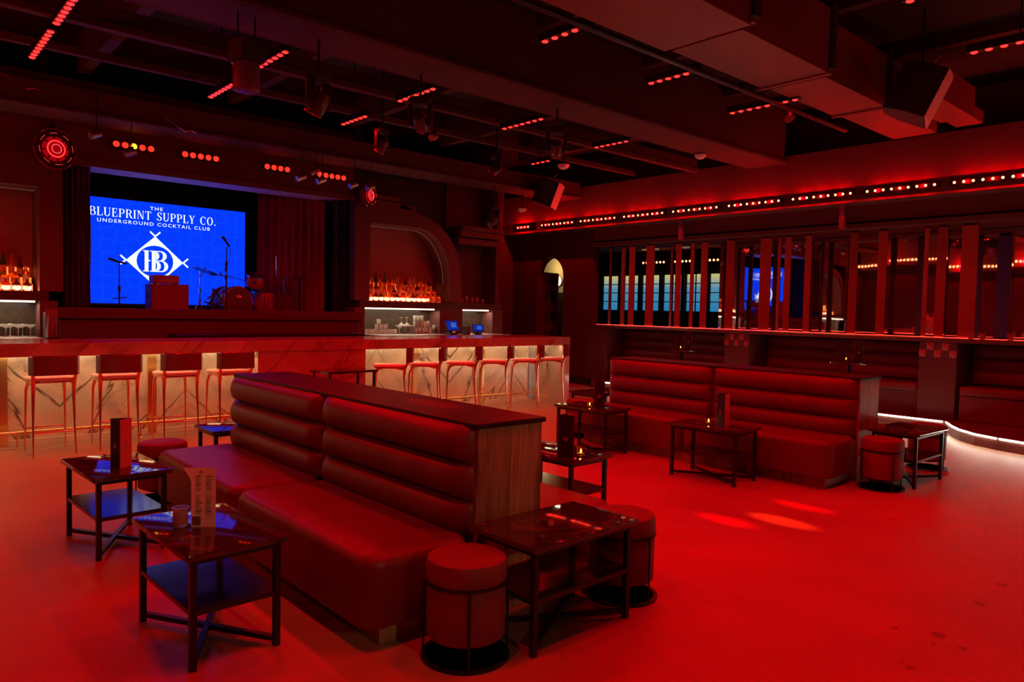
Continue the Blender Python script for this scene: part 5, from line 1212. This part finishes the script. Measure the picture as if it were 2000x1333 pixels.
# ------------------------------------------------------------------ hanging fixtures
def moving_head(lb, loc, rz, tilt, hang, s=1.0, glow=None):
    t = thing('moving_head_light', lb, 'stage light', loc, rz, 'moving head lights hanging under the ceiling')
    MB().cushion(-0.13 * s, 0.13 * s, -0.10 * s, 0.10 * s, 0.20 * s, 0.30 * s, 0.03, 0.02, 0.02).build('base', M_dark, t, smooth=50)
    for sx in (-1, 1): MB().cushion(sx * 0.13 * s - 0.022, sx * 0.13 * s + 0.022, -0.05 * s, 0.05 * s, -0.07 * s, 0.22 * s, 0.02, 0.015, 0.015).build('yoke_arm', M_blackmetal, t, smooth=50)
    Rm = Matrix.Rotation(tilt, 3, 'X')
    MB().lathe([(0, 0.11 * s), (0.07 * s, 0.10 * s), (0.10 * s, 0.04 * s), (0.10 * s, -0.08 * s), (0.085 * s, -0.13 * s), (0.075 * s, -0.13 * s), (0.07 * s, -0.10 * s), (0, -0.10 * s)], n=24, rot=Rm).build('head', mat('head_plastic', (0.06, 0.04, 0.06), 0.25, noise=0.1), t, smooth=50)
    rn = [(Rm @ Vector((0.09 * s * math.cos(2 * PI * k / 24), 0.09 * s * math.sin(2 * PI * k / 24), -0.132 * s))) for k in range(25)]
    MB().tube(rn, 0.007 * s, 6, caps=False).build('bezel', mat('bezel_red', (0.6, 0.15, 0.15), 0.25, metal=0.7, noise=0.05), t, smooth=True)
    MB().tube([(0, 0, 0.30 * s), (0, 0, 0.30 * s + hang)], 0.012, 8).build('hanger', M_blackmetal, t, smooth=True)
    if glow: MB().lathe([(0, -0.102 * s), (0.068 * s, -0.102 * s)], n=20, rot=Rm).build('lens', emat('lens_' + glow[0], glow[1], glow[2]), t)
    return t
moving_head('moving head light catching blue, below the big beam at left of centre', (3.12, 6.22, 3.38), 0.5, 0.5, 0.30, 0.9)
moving_head('square-framed moving head light right of the blue-lit one', (4.34, 6.38, 3.46), -0.9, 1.1, 0.25, 0.8)
moving_head('square-framed moving head light hanging farther along the big beam', (6.20, 6.25, 3.47), -0.8, 1.1, 0.22, 0.8)
moving_head('moving head light with a blue lamp near the end of the red row', (8.75, 10.42, 3.18), 0.3, 0.9, 0.34, 0.95, ('blue', (0.1, 0.1, 1.0), 0.6))
moving_head('dim moving head light among the bars above the stage', (5.0, 8.2, 3.60), 0.2, 0.6, 0.94, 0.7)
moving_head('dim moving head light near the dome camera', (7.0, 8.3, 3.60), 1.2, 0.8, 0.94, 0.7)
pj = thing('hanging_projector', 'bulky dark projector hanging under the big beam at the upper left', 'projector', (2.42, 6.12, 3.30), 0.2)
MB().cushion(-0.10, 0.10, -0.10, 0.10, 0.0, 0.24, 0.08, 0.02, 0.02).build('lower_body', mat('projector_case', (0.13, 0.06, 0.13), 0.4, noise=0.1), pj, smooth=50)
MB().cushion(-0.11, 0.11, -0.12, 0.12, 0.24, 0.42, 0.03, 0.02, 0.01).build('upper_body', M_dark, pj, smooth=50)
for sx in (-0.08, 0.08): MB().tube([(sx, 0, 0.42), (sx, 0, 0.64)], 0.008, 8).build('hanger', M_blackmetal, pj, smooth=True)
MB().lathe([(0.018, -0.115), (0.022, -0.122), (0.0, -0.124)], (-0.04, 0, 0.25), 12, 'Y').build('indicator', emat('indicator', (1, 0.05, 0.03), 1.0), pj)
def stage_can(lb, loc, rz, drop):
    t = thing('clamp_spotlight', lb, 'spotlight', loc, rz, 'small clamp spotlights under the ceiling')
    MB().tube([(0, 0, 0), (0, 0, drop)], 0.006, 6).build('hanger', M_blackmetal, t)
    MB().tube([(0.05, 0, -0.04), (-0.08, 0, -0.09)], [0.035, 0.045], 14).build('can', M_steel, t, smooth=True)
    MB().box(-0.02, 0.02, -0.02, 0.02, -0.06, 0.01).build('bracket', M_blackmetal, t)
stage_can('small tilted clamp spotlight above the left ring spotlight', (2.15, 10.05, 3.60), 0.4, 1.15)
stage_can('small clamp spotlight over the third lamp row of the stage', (5.05, 10.1, 3.58), -0.6, 1.17)
stage_can('small clamp spotlight hanging beside the duct pipe', (7.78, 4.15, 3.80), 0.2, 0.1)
stage_can('small clamp spotlight below the big beam near the stage side', (5.35, 7.55, 3.72), 0.5, 0.26)
for i, (x, y, z, dr) in enumerate(((9.45, 6.46, 3.90, 0.03), (9.53, 10.5, 3.46, 0.34), (7.60, 7.51, 3.62, 0.36))):
    t = thing('ceiling_detector', ('round detector under the far end of the big beam', 'round detector above the left end of the red row', 'dome camera hanging among the light bars')[i], 'detector', (x, y, z), group='round detectors under the ceiling')
    MB().lathe([(0, -0.045), (0.045, -0.04), (0.07, -0.02), (0.085, 0.0), (0.085, 0.02), (0, 0.022)], n=24).build('body', mat('detector_shell', (0.75, 0.7, 0.68), 0.4, noise=0.04), t, smooth=50)
    if dr > 0.05: MB().tube([(0, 0, 0.02), (0, 0, dr)], 0.01, 8).build('stem', M_blackmetal, t)
def speaker(lb, loc, mtx, s=1.0):
    t = thing('hanging_loudspeaker', lb, 'loudspeaker', loc, 0.0, 'wedge loudspeakers under the ceiling'); t.rotation_euler = mtx
    # plan: curved grille front towards +X, body tapering back
    fr_p = [(0.10 + 0.07 * math.cos(a), 0.27 * math.sin(a) / math.sin(1.1)) for a in [(-1.1 + 2.2 * k / 10) for k in range(11)]]
    x0 = fr_p[0][0]; body = [(x0, -0.27), (x0, 0.27), (-0.12, 0.25), (-0.28, 0.13), (-0.28, -0.13), (-0.12, -0.25)]
    MB().prism(body, -0.24, 0.24).build('cabinet', M_dark, t, bevel=0.01)
    gr = [(p[0] + 0.004, p[1] * 0.995) for p in fr_p]
    MB().prism(gr, -0.235, 0.235).build('grille', mat('speaker_grille', (0.80, 0.5, 0.5), 0.5, noise=0.15, nscale=60), t, bevel=0.003)
    MB().tube([(-0.05, 0, 0.24), (-0.05, 0, 0.32), (-0.03, 0, 0.40)], 0.01, 8).build('bracket', M_chrome, t)
    t.scale = (s, s, s)
    return t
speaker('large wedge loudspeaker with a bright red grille at the top right', (8.32, 2.98, 3.86), (0, math.radians(24), math.radians(-72)), 1.05)
speaker('dark wedge loudspeaker hanging above the left end of the red row', (9.75, 9.95, 3.72), (0, math.radians(20), math.radians(-55)), 1.0)
tag(MB().tube([(8.27, 2.98, 4.2), (8.27, 2.98, CZ)], 0.012, 8).build('hanging_rod', M_blackmetal), 'thin rod holding up the large red-grilled loudspeaker', 'rod')
tag(MB().tube([(9.70, 9.95, 4.1), (9.70, 9.95, CZ)], 0.012, 8).build('hanging_rod', M_blackmetal), 'thin rod holding up the dark loudspeaker', 'rod')
# dangling cables near the stage side of the ceiling
for i, (x, y, z) in enumerate(((1.15, 9.6, 3.95), (2.9, 9.9, 3.85))):
    c = MB().tube([(x, y, z), (x + 0.1, y, z - 0.06), (x + 0.22, y - 0.02, z - 0.13), (x + 0.30, y, z - 0.10), (x + 0.36, y, z - 0.12)], 0.006, 6)
    tag(c.build('ceiling_cable', M_chrome, smooth=True), ('thin zigzag cable glinting red at the upper left', 'thin cable glinting above the first stage lamp row')[i], 'cable')

# narrow beams that leave streaks on the floor
for i, (x, y, z, px_) in enumerate(((4.79, 2.95, 0, 1.0), (5.11, 2.68, 0, 1.5), (5.65, 2.78, 0, 1.0), (2.50, 3.50, 0.97, 1.2), (5.95, 5.25, 0.26, 0.9))):
    stage_can('small clamp spotlight on the back beam, %s from the left' % ('second', 'third', 'fourth', 'first', 'fifth')[i], (x + 0.07, 10.175, 3.47), 0.0, 0.33)
    lamp('beam_lamp', 'SPOT', (x + 0.05, 10.12, 3.45), P_STREAK * px_, RED if i != 1 else (1, 0.03, 0.01), 0.02, aim=(x, y, z), spot=math.radians(1.9), blend=0.8)

# warm light near the entrance behind the photographer
wl_ = thing('entrance_wall_lamp', 'warm wall lamp behind the photographer', 'lamp', (1.6, -2.56, 2.2))
MB().cushion(-0.15, 0.15, -0.03, 0.05, -0.1, 0.1, 0.02, 0.01, 0.01).build('shade', mat('lamp_linen', (0.8, 0.6, 0.4), 0.6, emit=(1, 0.6, 0.3), es=2.0), wl_)
lamp('entrance_lamp', 'SPOT', (1.6, -2.42, 2.2), 80, (1.0, 0.62, 0.33), 0.08, aim=(1.95, 3.0, 0.72), spot=math.radians(25), blend=0.7)

# ------------------------------------------------------------------ two people, seen only in the mirror
def person(lb, loc, rz, shirt, arm_pose):
    J = {'pel': (0, 0, .95), 'wst': (0, .02, 1.10), 'chs': (0, .06, 1.32), 'nck': (0, .08, 1.47), 'nk2': (0, .10, 1.53), 'hed': (0, .12, 1.62), 'top': (0, .12, 1.72)}
    V = [(k, v) for k, v in J.items()]; names = [k for k, _ in V]; co = [v for _, v in V]; rad = [.15, .14, .155, .06, .055, .088, .07]
    ed = [(0, 1), (1, 2), (2, 3), (3, 4), (4, 5), (5, 6)]
    def add(p, r, par): co.append(p); rad.append(r); ed.append((par, len(co) - 1)); return len(co) - 1
    for sx in (-1, 1):
        s1 = add((sx * .17, .06, 1.42), .062, 2); e = add((sx * .26, arm_pose[0], 1.18), .045, s1); w_ = add((sx * .16, arm_pose[1], 1.13), .032, e)
        hnd = add((sx * .13, arm_pose[1] + .08, 1.125), .030, w_)
        for f in range(4): fa = add((sx * (.13 + (f - 1.5) * .02), arm_pose[1] + .13, 1.128), .009, hnd); add((sx * (.13 + (f - 1.5) * .021), arm_pose[1] + .16 + .01 * (f in (1, 2)), 1.118), .008, fa)
        tb = add((sx * .09, arm_pose[1] + .09, 1.13), .010, hnd); add((sx * .075, arm_pose[1] + .12, 1.128), .009, tb)
        h_ = add((sx * .10, 0, .90), .10, 0); kn = add((sx * .11, .03, .50), .062, h_); an = add((sx * .11, -.01, .09), .042, kn); add((sx * .12, .13, .035), .035, an)
    me = bpy.data.meshes.new('person_body'); me.from_pydata([Vector(c) for c in co], ed, []); me.update()
    t = thing('person', lb, 'person', loc, rz)
    o = bpy.data.objects.new('body', me); col.objects.link(o); o.parent = t
    o.modifiers.new('skin', 'SKIN'); 
    for i, r in enumerate(rad): me.skin_vertices[0].data[i].radius = (r, r)
    me.skin_vertices[0].data[0].use_root = True
    sb = o.modifiers.new('sub', 'SUBSURF'); sb.levels = 2; sb.render_levels = 2
    me.materials.append(mat('skin', (0.62, 0.36, 0.26), 0.5, noise=0.05))
    MB().lathe([(0.17, 0.93), (0.172, 1.1), (0.19, 1.28), (0.185, 1.40), (0.09, 1.49), (0.075, 1.50)], (0, 0.04, 0), 24).build('shirt', shirt, t, smooth=50)
    for sx in (-1, 1):
        MB().tube([(sx * .14, .06, 1.42), (sx * .20, (.06 + arm_pose[0]) / 2, 1.33), (sx * .25, arm_pose[0] * .8, 1.22)], [.085, .075, .06], 12).build('sleeve', shirt, t, smooth=True)
        MB().tube([(sx * .09, 0, .98), (sx * .11, .03, .50), (sx * .11, -.01, .10)], [.125, .09, .065], 14).build('trouser_leg', M_dark, t, smooth=True)
        MB().cushion(sx * .12 - .05, sx * .12 + .05, -.08, .20, 0, .09, .04, .04, .005).build('shoe', M_dark, t, smooth=50)
    MB().lathe([(0.095, 1.60), (0.104, 1.66), (0.09, 1.73), (0.05, 1.765), (0, 1.77)], (0, .105, 0), 20).build('hair', mat('dark_hair', (0.03, 0.02, 0.018), 0.5, noise=0.2), t, smooth=50)
    f = MB().tube([(0, .215, 1.635), (0, .232, 1.605), (0, .222, 1.598)], [.008, .014, .010], 8); f.build('nose', MATS['skin'], t, smooth=True)
    for sx in (-1, 1):
        MB().lathe([(0, -.011), (.009, -.006), (.011, 0), (.009, .006), (0, .011)], (sx * .033, .195, 1.64), 10).build('eye', mat('eye_white', (.8, .78, .75), .2, noise=0.02), t, smooth=True)
        MB().lathe([(0, -.02), (.012, -.012), (.014, 0), (.010, .012), (0, .02)], (sx * .092, .12, 1.62), 8).build('ear', MATS['skin'], t, smooth=True)
    MB().tube([(-.022, .205, 1.572), (0, .213, 1.570), (.022, .205, 1.572)], .005, 6).build('mouth', mat('lips', (.45, .15, .13), .5, noise=0.05), t)
    return t
person('person in a dark shirt leaning on the bar, seen only in the mirror', (-0.92, 8.30, 0), 0.1, mat('dark_shirt', (0.05, 0.04, 0.05), 0.7, noise=0.1), (.22, .42))
person('person in a lighter shirt standing by the bar, seen only in the mirror', (-0.25, 8.30, 0), -0.3, mat('grey_shirt', (0.35, 0.3, 0.3), 0.7, noise=0.1), (.20, .40))
